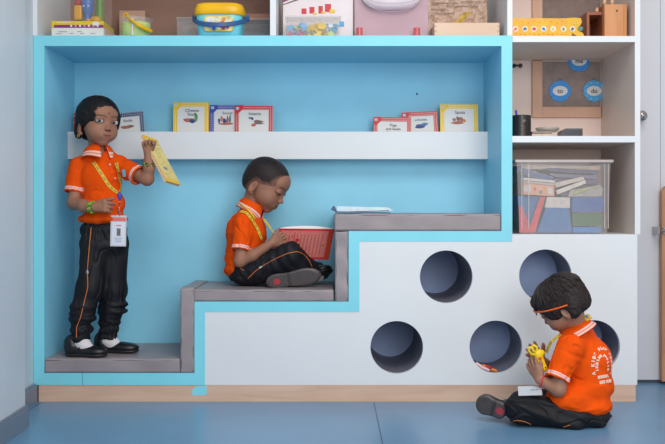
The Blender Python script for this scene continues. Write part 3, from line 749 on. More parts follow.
# clear box with coloured shapes
t, a, c, z1 = clear_tub(286, 340, 17.5, .04, .10, 'clear lidded box of pink, yellow and blue toy pieces', mm=mat('clear_soft', (225, 215, 210), .2, .01, alpha=.10))
rs = random.Random(3)
specs = []
for i in range(44):
    u = rs.random(); specs.append((a+.012+(c-a-.024)*u, .058+rs.random()*.06, ZT+.012+rs.random()*.042, u))
pal = {'p': (232, 110, 150), 'y': (236, 196, 60), 'b': (90, 170, 215), 'g': (196, 210, 120), 'w': (224, 222, 226)}
for i, (x, y, z, u) in enumerate(specs):
    k = ('p' if u < .3 else 'y') if z < ZT+.03 else ('b' if u < .35 else ('y' if u < .8 else 'b')); k = 'w' if i % 9 == 4 else ('g' if i % 7 == 5 else k)
    r_ = .011+rs.random()*.005; q0 = rs.random()*3; n = rs.choice((3, 4, 5, 6, 10))
    M = Matrix.Translation((x, y, z)) @ Matrix.Rotation(rs.uniform(-.5, .5), 4, 'X') @ Matrix.Rotation(rs.random()*3, 4, 'Y')
    b = B(); b.poly([(r_*math.cos(q0+2*PI*j/n)*(1 if j % 2 or n < 6 else .6), 0, r_*math.sin(q0+2*PI*j/n)*(1 if j % 2 or n < 6 else .6)) for j in range(n)], (0, .006, 0), M)
    o = b.build('toy_piece', mat('piece_'+k, pal[k], .4), None)
    kk = {'p': 'pink', 'y': 'yellow', 'b': 'blue', 'g': 'pale green', 'w': 'white'}[k]
    tag(o, kk+' plastic shape mixed in the clear box on the shelf', 'toy piece', 'plastic shapes, '+kk+', in the clear box')

# glossy pink and white packet
Y = .10
a, c = TX(354.5, Y), TX(430, Y)
t = thing('gift_set_packet', ((a+c)/2, Y+.03, ZT), 'clear packet over a white and pink bowl shape, red pegs at its foot', 'packet')
b = B(); b.box(a+.002, c-.002, Y+.05, Y+.06, ZT+.001, fz(-20), .001); b.build('backing', mat('mauve_card', (184, 146, 156), .5, .04), t)
b = B(); cx_ = (TX(392, Y)); cz_ = W(0, -8, Y).z
prof = [(.0, -.062), (.05, -.060), (.085, -.05), (.108, -.03), (.12, 0), (.12, .02), (.115, .02), (.0, -.02)]
b.lathe(prof, (cx_, Y+.01, cz_+.0), 40, M=Matrix.Translation((cx_, Y+.03, cz_)) @ Matrix.Diagonal((1, .28, 1, 1)) @ Matrix.Translation((-cx_, -Y-.01, -cz_)))
b.build('bowl', mat('bowl_pink_white', (238, 224, 230), .3, .03, 12), t, smooth=True)
b = B()
for k_ in range(3): b.tube([(cx_+.112*(1-.10*k_)*math.cos(q), Y-.002-.0005*k_-.006*(1-abs(math.cos(q))), cz_-.016*k_-.010+.034*math.sin(q)) for q in [PI+PI*j/16 for j in range(17)]], .0009, 6)
b.build('rim_line', mat('bowl_line', (200, 176, 186), .4), t, smooth=True)
b = B(); b.box(a+.002, c-.03, Y, Y+.05, ZT, ZT+.008, .002); b.build('pink_tray', mat('tray_pink', (240, 150, 176), .4), t)
for px in (359.5, 417):
    x = TX(px, Y); b = B(); b.cyl((x, Y+.010, ZT+.008), (x, Y+.010, W(0, 27.5, Y).z), .013, .0125, 20); b.build('red_peg', mat('peg_red', (200, 28, 44), .35), t, smooth=False)
    b = B(); b.box(x-.001, x+.001, Y-.0045, Y-.002, ZT+.01, W(0, 28, Y).z); b.build('highlight_strip', mat('peg_pale', (236, 120, 120), .3), t)
b = B(); b.box(a, c, Y-.008, Y-.0072, ZT+.009, fz(-20)); b.build('film', mat('packet_film', (228, 215, 220), .15, .02, alpha=.05), t)
# wrinkled clear parcel of brown paper
Y = .20
a, c = TX(428, Y), TX(487, Y)
t = thing('wrapped_parcel', ((a+c)/2, Y+.04, ZT), 'brown paper parcel in crinkled clear wrap behind the wooden tray', 'parcel')
b = bmesh.new(); nx, nz = 26, 16; z1 = fz(-20); g_ = []
rs = random.Random(9)
for i in range(nx+1):
    g_.append([b.verts.new((a+(c-a)*i/nx, Y+rs.uniform(-.003, .003)+.004*math.sin(i*.8+j), ZT+(z1-ZT)*j/nz)) for j in range(nz+1)])
for i in range(nx):
    for j in range(nz): b.faces.new((g_[i][j], g_[i+1][j], g_[i+1][j+1], g_[i][j+1]))
r = bmesh.ops.extrude_face_region(b, geom=b.faces[:]); bmesh.ops.translate(b, vec=(0, .06, 0), verts=[e for e in r['geom'] if isinstance(e, bmesh.types.BMVert)])
put('paper_bundle', finish(b, 'paper_bundle'), mat('brown_wrap', (196, 164, 144), .3, .08, 90, bump=.5, bscale=120), t)
for k_, (u0, u1, py) in enumerate(((.06, .5, 3), (.3, .85, 6), (.05, .3, 9), (.1, .45, 13), (.55, .9, 1.5))):
    b = B(); b.box(a+(c-a)*u0, a+(c-a)*u1, Y-.0062, Y-.0048, W(0, py+.7, Y).z, W(0, py, Y).z); b.build('printed_line', mat('faded_print', (146, 118, 104), .5), t)
Y = .06
a, c = TX(434.5, Y), TX(499.5, Y); z1 = W(0, 22.7, Y).z
t = thing('wooden_tray', ((a+c)/2, Y+.08, ZT), 'pale pine tray with jointed corners on the right of the shelf', 'tray')
b = B()
b.box(a, c, Y, Y+.009, ZT+.001, z1, .001); b.box(a, c, Y+.15, Y+.159, ZT+.001, z1, .001); b.box(a, a+.009, Y+.009, Y+.15, ZT+.001, z1, .001); b.box(c-.009, c, Y+.009, Y+.15, ZT+.001, z1, .001); b.box(a+.009, c-.009, Y+.009, Y+.15, ZT+.002, ZT+.007)
b.build('tray_body', wood('pine', (226, 192, 166), (216, 178, 152), 3, (1, 5, 5)), t)
b = B()
for i in range(3):
    for s in (a+.0045, c-.0045): b.box(s-.0046, s+.0046, Y-.0004, Y+.001, ZT+.006+i*.018, ZT+.012+i*.018)
b.build('finger_joint', mat('pine_end', (200, 158, 132), .6), t)
t = thing('giraffe_ruler', (TX(462, .09), .10, ZT+.008), 'slim yellow and brown spotted wooden strip leaning out of the tray', 'toy')
p, q = W(452, 24, .12), W(472.5, 12, .12)
b = B(); d = (q-p); b.poly([p+Vector((-.018, 0, -.02)), p+Vector((.016, 0, -.02)), q+Vector((.0, 0, 0)), q+Vector((-.03, 0, -.001))], (0, .006, 0)); b.build('strip', mat('giraffe', (180, 140, 20), .5, .25, 60), t)

# ---------------------------------------------------------------- right-hand shelves
ZS = fz(36)+.0006
Y = .06
a, c = fx(512.5)+.002, TX(583, Y); z1 = W(0, 18.2, Y).z
t = thing('puzzle_box', ((a+c)/2, Y+.05, ZS), 'long orange-yellow box with a row of round pictures and an elephant cut-out', 'box')
b = B(); b.box(a, TX(572, Y), Y, Y+.12, ZS, z1, .001); b.build('carton', mat('box_amber', (232, 168, 28), .4, .05, 20), t)
e = [(567, 18), (575, 17.6), (581, 18.2), (582, 22), (580.5, 25), (578.5, 27), (577.5, 29.5), (580, 31.5), (583, 33), (584, 35.9), (577, 35.9), (572, 33), (569, 35.9), (566, 35.9)]
b = B(); b.poly([W(p, q, Y-.002) for p, q in e], (0, .008, 0)); b.build('elephant_head', mat('elephant_yellow', (222, 172, 10), .4), t)
b = B(); k_ = W(580.5, 28.8, Y-.004); b.poly([k_+Vector((.009*math.cos(q)*(1+.2*math.sin(3*q)), 0, .009*math.sin(q))) for q in [2*PI*j/14 for j in range(14)]], (0, -.002, 0)); b.build('green_disc', mat('piece_teal', (86, 130, 120), .5), t)
b = B(); k_ = W(576, 23.5, Y-.004); b.ball(k_+Vector((-.006, 0, 0)), (.003, .002, .002), n=8); b.ball(k_+Vector((.006, 0, 0)), (.003, .002, .002), n=8); b.build('eye', mat('eye_pale', (230, 220, 190), .4), t)
cols = [(220, 100, 70), (90, 110, 130), (200, 60, 70), (60, 120, 190), (200, 190, 90), (110, 150, 80), (120, 90, 90)]
for i, px in enumerate((515.5, 525, 534, 543.5, 553, 563.5, 572)):
    k_ = W(px, 29, Y-.0006) if px < 571 else W(572.5, 29, Y-.0028)
    b = B(); b.cyl(k_, k_+Vector((0, -.0012, 0)), .0108, n=22); rd = b.build('round_picture', mat('picture_white', (228, 216, 204), .4), t)
    b = B(); b.poly([k_+Vector((.0062*math.cos(q)*(1+.3*math.sin(2*q+i)), -.0012, .0062*math.sin(q)*(1+.25*math.cos(3*q+i)))) for q in [2*PI*j/16 for j in range(16)]], (0, -.0008, 0)); b.build('picture', mat('picture_col%d' % i, cols[i], .5), rd)
b = B()
for i in range(12):
    px = 516+i*4.6; k_ = W(px, 33.8+.4*(i % 3), Y-.0004); b.box(k_.x-.005, k_.x+.004, Y-.0010, Y+.0003, k_.z-.0010, k_.z+.0010)
for i in range(9):
    k_ = W(517+i*5.7, 20+(i*37 % 5)*.8, Y-.0004); b.box(k_.x-.002, k_.x+.002, Y-.0010, Y+.0003, k_.z-.0016, k_.z+.0010)
b.build('tiny_print', mat('amber_print', (180, 90, 40), .5), t)
# wooden peg toy
Y = .05
t = thing('wooden_peg_bench', (TX(607, Y), Y+.05, ZS), 'reddish wooden block toy with pegs on top at the right end', 'toy')
xa, xm, xe = TX(587.5, .22), TX(604.5, Y), TX(627, Y)
zf = W(0, 4.2, Y).z; zr = W(0, 12, .22).z
b = B(); b.box(xm, xe-.012, Y, Y+.02, ZS, zf, .0015); b.build('end_block', wood('toy_wood', (208, 146, 96), (192, 128, 82), 3, (6, 6, 1)), t)
b = B(); b.box(xe-.012, xe, Y, Y+.02, ZS, zf, .0015); b.build('end_strip', wood('toy_wood2', (200, 136, 84), (184, 120, 72), 3, (6, 6, 1)), t)
dm = wood('toy_wood_dark', (166, 96, 62), (142, 78, 50), 3, (2, 2, 5))
xa = TX(587.5, Y+.02)
b = B(); b.box(xm-.002, xe, Y+.02, Y+.20, zf-.016, zf, .001); b.box(xa+.0, xm, Y+.03, Y+.20, zf-.034, zf-.022, .001)
b.build('top_board', dm, t)
b = B(); b.box(xa, xa+.010, Y+.03, Y+.20, ZS, zf-.034, .001); b.box(xm-.002, xm+.008, Y+.02, Y+.20, ZS, zf-.016, .001); b.box(xa+.01, xm-.002, Y+.18, Y+.19, ZS, zf-.034); b.build('side_board', dm, t)
for px, h_, yy in ((597, .014, Y+.05), (604.5, .022, Y+.012), (600.5, .016, Y+.10), (612, .020, Y+.012)):
    b = B(); base = zf-.022 if px < 603 else zf; x = TX(px, yy); b.cyl((x, yy, base), (x, yy, base+h_), .0075, .0065, 16); b.ball((x, yy, base+h_), .0066, n=12); b.build('peg', mat('peg_tan', (206, 160, 120), .5), t, smooth=True)
k_ = W(617, 10.8, Y-.0003); b = B(); b.cyl(k_+Vector((0, .001, 0)), k_+Vector((0, -.0008, 0)), .0038, n=12); b.build('screw', mat('dark_screw', (60, 36, 26), .5), t)

ZM = fz(136)+.0006
# black pot with pen
Y = .10; c0 = Vector((TX(521, Y), Y, ZM))
t = thing('black_canister', c0, 'black printed canister at the left end of the middle shelf', 'canister')
b = B(); b.lathe([(.036, 0), (.0375, .002), (.0375, .083), (.035, .085), (.034, .084), (.033, .082), (.033, .006), (.0, .005)], c0, 36); b.build('can', mat('can_black', (34, 32, 34), .35), t, smooth=False)
b = B()
for i in range(7): b.box(c0.x-.010+.002*(i % 3), c0.x+.006+.003*(i % 2), c0.y-.0383, c0.y-.0345, ZM+.008+i*.006, ZM+.0095+i*.006)
b.cyl((c0.x+.004, c0.y-.0385, ZM+.062), (c0.x+.004, c0.y-.036, ZM+.062), .006, n=14); b.build('faint_print', mat('can_print', (110, 92, 78), .5), t)
t = thing('blue_pen', (c0.x-.016, c0.y, ZM+.006), 'blue pen sticking up out of the black canister', 'pen')
b = B(); b.cyl((c0.x-.006, c0.y, ZM+.006), (c0.x-.022, c0.y-.012, ZM+.104), .004); b.build('barrel', mat('pen_blue', (40, 66, 170), .4), t)
t = thing('dish_stack', (TX(546, .12), .12, ZM), 'clear round dish on pale flat boxes between the canister and black box', 'dishes')
b = B(); b.box(TX(531, .1), TX(553, .1), .085, .2, ZM, ZM+.014, .002); b.build('pale_box', mat('pale_card', (206, 186, 166), .6, .08, 50), t)
b = B(); b.box(TX(531.5, .1), TX(551, .1), .085, .19, ZM+.0145, ZM+.024, .002); b.build('grey_box', mat('greyish_card', (150, 136, 128), .6, .08, 50), t)
b = B(); b.lathe([(.034, .0), (.044, .008), (.046, .016), (.043, .016), (.04, .008), (.0, .004)], (TX(548, .12), .13, ZM+.0246), 36); b.build('dish', mat('dish_grey', (188, 180, 172), .15, .02, alpha=.6), t, smooth=True)
t = thing('black_case', (TX(571, .1), .1, ZM), 'small glossy black case right of the clear round dish', 'case')
b = B(); b.poly([(TX(560.5, .09), .085, ZM), (TX(582.3, .09), .085, ZM), (TX(582.3, .09), .085, W(0, 128.5, .09).z), (TX(566, .09), .085, W(0, 128.5, .09).z), (TX(561, .09), .085, W(0, 131, .09).z)], (0, .06, 0)); b.build('case_body', mat('case_black', (36, 38, 46), .25), t)
b = B(); b.box(TX(566, .09), TX(582, .09), .0842, .0852, W(0, 129.6, .09).z, W(0, 129.1, .09).z); b.build('lid_line', mat('case_line', (96, 98, 110), .3), t)
# hook on the back board
k_ = W(517.5, 65.5, .41); t = thing('wall_hook', (k_.x, .43, k_.z), 'small dark hook on the board left of the grey frame', 'hook')
b = B(); b.cyl((k_.x-.012, .43, k_.z), (k_.x-.012, .41, k_.z), .008, n=14); b.cyl((k_.x-.012, .412, k_.z), (k_.x+.012, .412, k_.z), .004, n=10); b.ball((k_.x+.013, .412, k_.z), .009, n=14); b.build('hook', mat('hook_dark', (74, 68, 72), .3, metal=.6), t, smooth=True)

# ---------------------------------------------------------------- storage box of books
ZB = zw+.0006
Y0, Y1 = .06, .40
a0, a1 = TX(516.5, Y0), TX(611, Y0); zt_ = W(0, 161, Y0).z; zb_ = ZB
t = thing('storage_box', ((a0+a1)/2, .23, ZB), 'large translucent plastic storage box packed with books and boxes', 'storage box')
def shell(bm, lo, hi, z0, z1, y0, y1, w, ta):
    # tapered thin-walled tub: lo/hi are x extents at the top, ta the taper at the bottom
    def ring(ex, z, tp): return [bm.verts.new(p) for p in ((lo+ex+tp, y0+ex+tp*.5, z), (hi-ex-tp, y0+ex+tp*.5, z), (hi-ex-tp, y1-ex-tp*.5, z), (lo+ex+tp, y1-ex-tp*.5, z))]
    A, Bb, C, D = ring(0, z0, ta), ring(0, z1, 0), ring(w, z1, 0), ring(w, z0+w, ta)
    for r, s in ((A, Bb), (Bb, C), (C, D)):
        for k in range(4): bm.faces.new((r[k], r[(k+1) % 4], s[(k+1) % 4], s[k]))
    bm.faces.new(A[::-1]); bm.faces.new(D)
bm = bmesh.new(); shell(bm, a0, a1, zb_, zt_, Y0, Y1, .0022, .012); put('tub', finish(bm, 'tub'), mat('cloudy_plastic', (216, 206, 202), .22, .02, 8, alpha=.17, coat=.3), t)
b = B(); b.box(a0-.006, a1+.008, Y0-.007, Y0+.004, zt_-.006, zt_+.005, .002); b.box(a0-.006, a1+.008, Y1-.004, Y1+.007, zt_-.006, zt_+.005, .002)
b.box(a0-.006, a0+.004, Y0, Y1, zt_-.006, zt_+.005, .002); b.box(a1-.004, a1+.008, Y0, Y1, zt_-.006, zt_+.005, .002); b.build('rim', mat('rim_plastic', (206, 194, 188), .3, .02, alpha=.8), t)
for x in (a0+.020, a0+.046, a1-.024, a1-.010):
    b = B(); b.box(x-.0014, x+.0014, Y0-.0012, Y0+.004, zb_+.02, zt_-.01); b.build('rib', mat('rib_plastic', (226, 220, 218), .2, alpha=.45), t)
b = B(); b.tube([W(534, 172, Y0-.001), W(536, 168, Y0-.001), W(590, 167, Y0-.001), W(592, 171, Y0-.001)], .0014, 6); b.build('moulded_grip', mat('rib_plastic', (226, 220, 218), .2, alpha=.45), t)
YC = .085
def inbox(name, quad, rgb, label, cat='box', dy=.2, Y=YC, group=None, pages=None):
    """item inside the storage box: an outline seen on its front face, given its depth"""
    P = [W(p, q, Y) for p, q in quad]
    b = B(); b.poly(P, (0, dy, 0)); z0 = min(p.z for p in P)
    th = thing(name, (sum(p.x for p in P)/len(P), Y+dy/2, z0), label, cat, group)
    b.build('body', mat('in_%d_%d_%d' % rgb, rgb, .55, .08, 50), th); return th
inbox('blue_book', [(517.5, 196), (542, 196), (542, 199), (536, 232.8), (531, 232.8), (519.5, 210)], (36, 122, 180), 'bright blue book behind the red letter shapes', 'book', Y=YC+.02)
t = inbox('red_letter_pieces', [(519, 206), (522, 206), (530, 226), (540, 197), (545.5, 197), (535, 232.6), (525, 232.6), (519.5, 232.6)], (222, 76, 84), 'red zigzag letter shapes against the blue book', 'toy', dy=.006, Y=YC+.004)
inbox('blue_book_row', [(537, 232.7), (546, 208), (569, 208), (572.5, 232.7)], (40, 118, 176), 'pack of thin blue books standing left of the green book', 'books', dy=.18)
inbox('white_carton', [(547, 197), (570, 197.5), (570, 208), (545, 207.5)], (218, 208, 200), 'small white carton on the thin blue books', dy=.12)
inbox('blue_box', [(572, 197.3), (605, 197.3), (603.5, 211.8), (572, 212.2)], (34, 100, 168), 'blue box on the green book at right')
inbox('green_book', [(572, 213.2), (602, 213.2), (602, 225.6), (573, 226)], (50, 110, 64), 'dark green book between two blue boxes', 'book')
inbox('bright_blue_book', [(573, 227), (601.5, 227), (601, 232.8), (573, 232.8)], (40, 130, 200), 'bright blue book lying at the bottom right of the storage box', 'book')
t = inbox('picture_carton', [(523.5, 183), (554.5, 186), (554, 196.2), (523, 194.4)], (232, 172, 134), 'orange carton with small pictures under two white book spines', dy=.14)
for (px, py, w_, col) in ((527.5, 188.5, .012, (220, 210, 205)), (550, 191, .009, (220, 210, 205)), (541, 192, .004, (80, 130, 170)), (545, 189, .004, (220, 160, 50)), (535, 189, .004, (200, 90, 90))):
    k_ = W(px, py, YC-.0004); b = B(); b.box(k_.x-w_, k_.x+w_, YC-.0012, YC+.0006, k_.z-.012*min(1, w_/.008), k_.z+.012*min(1, w_/.008)); b.build('picture', mat('pc_%d_%d' % col[:2], col, .5), t)
inbox('white_book', [(523.5, 177.5), (555, 180.5), (555, 183), (523.5, 180.2)], (216, 206, 198), 'upper of two white book spines on the orange carton', 'book', dy=.14)
inbox('white_book', [(523.5, 180.8), (555, 183.6), (554.6, 185.6), (523.5, 182.6)], (196, 184, 178), 'lower, greyer of two book spines on the orange carton', 'book', dy=.14)
inbox('blue_folder', [(514.9+3.5, 166), (522, 167.5), (554, 177), (552, 180), (530, 177), (518.5, 171)], (50, 90, 136), 'dark blue folder sloping down from the box\'s upper left corner', 'folder', Y=YC+.01)
for i, (q0, q1, rgb) in enumerate(((168.5, 173, (92, 92, 122)), (174, 178, (118, 116, 140)), (178.8, 183.5, (92, 90, 116)))):
    inbox('grey_book', [(545+4*i, q0), (552, q0-.6), (597.5, q0+1.6), (597.5, q1+1.2), (556, q1-1)], rgb, ['topmost slate grey book of the stack at upper right', 'middle slate grey book of the stack at upper right', 'lowest slate grey book of the stack at upper right'][i], 'book', Y=YC+.016+.002*i)
inbox('cream_book', [(555, 183), (583, 176.5), (584.5, 179.5), (556, 187.5)], (220, 204, 186), 'upper cream book lying aslant across the grey stack', 'book', Y=YC, dy=.012)
inbox('cream_book', [(556, 190.5), (585, 179.8), (586, 183.3), (557.5, 194.5)], (228, 216, 204), 'lower cream book lying aslant under the first', 'book', Y=YC, dy=.014)
inbox('grey_magazine', [(571, 190), (600, 185), (603, 189), (602, 196.5), (568, 196.5)], (176, 170, 166), 'grey magazines under the yellow-green strip at right', 'magazine', dy=.15, Y=YC+.004)
inbox('dark_book', [(558, 190), (574, 184), (572, 196), (562, 196.8)], (84, 84, 100), 'dark book edge under the aslant cream books', 'book', dy=.1, Y=YC+.012)
tt = thing('beaded_strip', W(585, 190, YC), 'yellow-green beaded strip on the grey magazines', 'trim')
b = B(); [b.ball(W(575+i*2.1, 193.2-i*.62, YC), .0042 if i < 6 else .0025, n=8) for i in range(12)]; b.build('beads', mat('bead_lime', (206, 216, 60), .4), tt, smooth=True)
inbox('cream_folder', [(521, 165), (600, 166), (600, 170), (524, 169)], (212, 186, 164), 'cream folder lying along the top of the box contents', 'folder', Y=YC+.03, dy=.22)

# ---------------------------------------------------------------- open book lying on the top step
Yb0 = .03
t = thing('open_book', (TX(362, .1), .1, fz(214)+.003), 'open book with pale blue cover lying on the top cushion', 'book')
zc = fz(214)+.0035
b = B(); b.poly([W(330.6, 209.6, Yb0), W(333.2, 205.8, Yb0), W(335, 206.6, Yb0), W(336.8, 211.2, Yb0), W(391, 212.6, Yb0), W(391, 213.1, Yb0), W(336.5, 212.6, Yb0)], (0, .16, 0)); b.build('cover', mat('book_blue_edge', (58, 84, 120), .4), t)
b = B(); b.poly([W(336.0, 206.3, Yb0+.004), W(388, 207.4, Yb0+.004), W(393.5, 210.6, Yb0+.004), W(380, 211.3, Yb0+.004), W(337.5, 211.4, Yb0+.004)], (0, .145, 0)); b.build('pages', mat('page_blueish', (206, 224, 232), .5, .05, 40), t)
b = B(); b.poly([W(345, 211.5, Yb0-.001), W(389, 210.2, Yb0-.001), W(389, 211.1, Yb0-.001), W(346, 212, Yb0-.001)], (0, .002, 0)); b.build('page_gap', mat('page_gap', (110, 110, 120), .6), t)

# ---------------------------------------------------------------- little sticks in the lower middle hole
cz = fz(347)-HR; 
for i, (p, q, col, lab) in enumerate(((( 481.8, 365.2), (497, 371.6), (242, 140, 40), 'orange clay stick in the lower middle hole of the white panel'), ((475.5, 363.2), (489.5, 371.0), (230, 196, 206), 'pale pink stick beside the orange one in the same hole'), ((487, 366.5), (490.8, 368.5), (200, 44, 40), 'tiny red piece lying on the orange stick'))):
    Yp = .018 if i != 0 else .05
    P, Q = W(p[0], p[1], Yp), W(q[0], q[1], Yp-.012)
    b = B(); b.tube([P.lerp(Q, u) + Vector((0, 0, .0012*math.sin(u*9))) for u in [j/8 for j in range(9)]], .0055 if i < 2 else .007, 8)
    o = b.build('clay_stick' if i < 2 else 'clay_lump', mat('clay%d' % i, col, .5), None, smooth=True); tag(o, lab, 'clay piece')
# ================================================================ the three children
M_skin = vcmat('skin', .55, .05, 500, .35, var=.05, sss=.08)
M_hair = vcmat('hair_strands', .6, .3, 500, .3, var=.25, vscale=120)
M_knit = vcmat('orange_knit', .85, .25, 700, .15, var=.05)
M_track = vcmat('black_track_fabric', .6, .15, 500, .3, var=.12)
M_leath = vcmat('black_shoe_leather', .35, .08, 300, .5, var=.1)
SKIN = (156, 109, 87); ORANGE = (232, 80, 4); BLACK = (21, 21, 27)

def frame(fwd, roll=0, up=(0, 0, 1)):
    """columns: right (x), forward (y), up (z)"""
    f = Vector(fwd).normalized(); r = f.cross(Vector(up)).normalized(); u = r.cross(f)
    if roll:
        q = Quaternion(f, roll); r = q @ r; u = q @ u
    return Matrix((r, f, u)).transposed()
class Head:
    def __init__(s, o, fwd, roll=0, k=1.0): s.o, s.R, s.k = Vector(o), frame(fwd, roll), k
    def p(s, x, y, z): return s.o+s.R @ Vector((x, y, z))*s.k
    def e(s, c, r, ax=None, ang=0):
        R = s.R @ Matrix.Rotation(ang, 3, ax) if ax else s.R
        return Ell(s.p(*c), [v*s.k for v in r], R)
    def c(s, a, b, ra, rb=None): return Cap(s.p(*a), s.p(*b), ra*s.k, (ra if rb is None else rb)*s.k)
    def loc(s, P):
        R = np.array(s.R); return (P-np.array(s.o))@R/s.k
EAR = (.064, -.024, -.028)
def head_shape(S, H, eyes_open=True, lid=True):
    S.add(H.e((0, -.012, .026), (.067, .081, .067)), .01)
    S.add(H.e((0, .014, -.022), (.0575, .057, .058)), .02)
    S.add(H.e((0, .042, -.0715), (.0185, .020, .0165)), .024)           # chin
    for s in (-1, 1):
        S.add(H.e((s*.0280, .036, -.038), (.0260, .0255, .0250)), .022)  # cheeks
    S.add(H.e((0, .050, .032), (.044, .0215, .028)), .022)
    for s in (-1, 1): S.sub(H.e((s*.029, .079, .000), (.016, .009, .0095)), .010)
    if lid:
        for s in (-1, 1): S.add(H.e((s*.029, .0600, .0012), (.0165, .0095, .0115)), .004)
    S.add(H.c((0, .064, .000), (0, .0755, -.022), .0048, .0065), .010)  # nose
    S.add(H.e((0, .0785, -.0265), (.0070, .0070, .0060)), .006)
    for s in (-1, 1): S.add(H.e((s*.0080, .0750, -.0285), (.0052, .0068, .0050)), .005)
    for s in (-1, 1): S.sub(H.e((s*.0042, .0790, -.0335), (.0026, .004, .0022)), .002)
    S.add(H.e((0, .060, -.051), (.026, .013, .013)), .014)
    S.add(H.e((0, .0668, -.0492), (.0165, .0060, .0034)), .003)       # lips
    S.add(H.e((0, .0655, -.0545), (.0130, .0058, .0034)), .003)
    for s in (-1, 1): S.sub(H.c((0, .0728, -.0520), (s*.0190, .0695, -.0485), .0014), .002)
    for s in (-1, 1):                                                 # ears
        c = (s*EAR[0], EAR[1], EAR[2])
        S.add(Ell(H.p(*c), [.0075*H.k, .0145*H.k, .0240*H.k], H.R @ Matrix.Rotation(s*-.35, 3, 'Z') @ Matrix.Rotation(-.2, 3, 'X')), .006)
        S.add(H.e((s*.060, EAR[1]+.006, EAR[2]-.019), (.006, .007, .008)), .004)
        S.sub(Ell(H.p(s*(EAR[0]+.0085), EAR[1]+.002, EAR[2]+.003), [.0065*H.k, .0085*H.k, .0155*H.k], H.R @ Matrix.Rotation(s*-.35, 3, 'Z')), .004)
def face_paint(C, V, H, skin, bindi=False, closed=False):
    q = H.loc(V); x, y, z = q[:, 0], q[:, 1], q[:, 2]; ax = np.abs(x); front = (y > .03)
    C = blend(C, (y > .06)*(1-sst(((x)/.017)**2+((z+.0520-6*x*x)/.0062)**2, .6, 1.2))*.6, tuple(int(v) for v in (skin[0]*.86, skin[1]*.60, skin[2]*.60)))
    C = blend(C, (y > .07)*(ax < .017)*(1-sst(np.abs(z+.0522-10*x*x), .0004, .0022))*.6, (70, 35, 32))
    bz = .0205-.10*(ax-.03)**2/.03*10*.3-.0
    C = blend(C, front*(1-sst(np.abs(z-(.0205-6*(ax-.033)**2)), .0008, .0032))*sst(ax, .008, .013)*(1-sst(ax, .040, .047))*.8, (38, 26, 24))
    if closed:
        C = blend(C, front*(1-sst(np.abs(z-(-.0045+12*(ax-.029)**2)), .0008, .0030))*(1-sst(np.abs(ax-.0285), .014, .018))*.95, (24, 16, 16))
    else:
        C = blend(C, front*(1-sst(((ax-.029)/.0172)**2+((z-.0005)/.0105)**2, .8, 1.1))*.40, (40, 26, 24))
    for s in (-1, 1): C = blend(C, (y > .07)*(1-sst(((x-s*.005)/.0035)**2+((z+.0335)/.0025)**2, .6, 1.4))*.7, (50, 30, 26))
    if bindi: C = blend(C, front*(1-sst((x/.0022)**2+((z-.030)/.0030)**2, .6, 1.2)), (20, 14, 16))
    return C
def eye(H, sx, parent, gaze):
    S = Sdf(.0009); S.add(H.e((sx*.029, .0618, .0005), (.0152, .0086, .0092)), .002)
    V, Q = S.mesh(smooth=0); q = H.loc(V); C = flat_col(len(V), (196, 190, 190))
    gx, gz = gaze; x = q[:, 0]-sx*.029-gx; z = q[:, 2]-.0005-gz
    C = blend(C, 1-sst(np.hypot(x, z), .0066, .0074), (36, 22, 18)); C = blend(C, 1-sst(np.hypot(x, z), .0022, .003), (8, 6, 8))
    C = blend(C, 1-sst(np.hypot(x+.0018, z-.0022), .0006, .0012), (235, 235, 240))
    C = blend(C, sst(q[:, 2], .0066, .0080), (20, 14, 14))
    return put('eye', npmesh('eye', V, Q, C), vcmat('eye_surface', .2, 0, spec=.6, var=.01), parent)

def hand(S, wrist, d, n, t, k=1.0, curl=(.5, .5, .5, .5), fan=(.12, .03, -.06, -.16), thumb=(.7, .4, .3), tb=.3, lens=(.037, .041, .038, .031)):
    """d towards the knuckles, n the way the palm faces, t the thumb side"""
    w = Vector(wrist); d = Vector(d).normalized(); n = Vector(n); n = (n-d*n.dot(d)).normalized(); t0 = Vector(t); t = n.cross(d); t = t if t.dot(t0) > 0 else -t
    tips = []
    S.add(Cap(w, w+d*.02*k, .0135*k, .0125*k), .006)
    kn = []
    for i in range(4):
        off = (.0185-.0125*i)*k; K = w+d*(.047-.003*abs(i-1.2))*k+t*off
        S.add(Cap(w+t*off*.5+d*.010*k, K, .0105*k, .0090*k), .006); kn.append(K)
    S.add(Ell(w+d*.020*k+t*.014*k+n*.006*k, (.012*k, .010*k, .012*k)), .008)
    for i in range(4):
        P = kn[i]; a = curl[i]*.55; L = lens[i]*k
        for j, (fr, ra, rb) in enumerate(((.44, .0070, .0064), (.31, .0064, .0058), (.25, .0058, .0048))):
            D = (d*math.cos(a)+n*math.sin(a)+t*fan[i]).normalized(); E = P+D*L*fr*1.05
            S.add(Cap(P, E, ra*k, rb*k), .0022 if j or True else .004); P = E; a += curl[i]*(.9 if j == 0 else .6)
        tips.append(P)
    P = w+d*.014*k+t*.015*k+n*.003*k
    a, b_, c_ = thumb
    for j, (L, ra, rb) in enumerate(((.020, .0095, .0080), (.018, .0078, .0070), (.014, .0070, .0056))):
        D = (d*(a+.25*j)+t*(b_-.25*j*tb)+n*(c_+.1*j)).normalized(); E = P+D*L*k
        S.add(Cap(P, E, ra*k, rb*k), .004); P = E
    tips.append(P); return tips

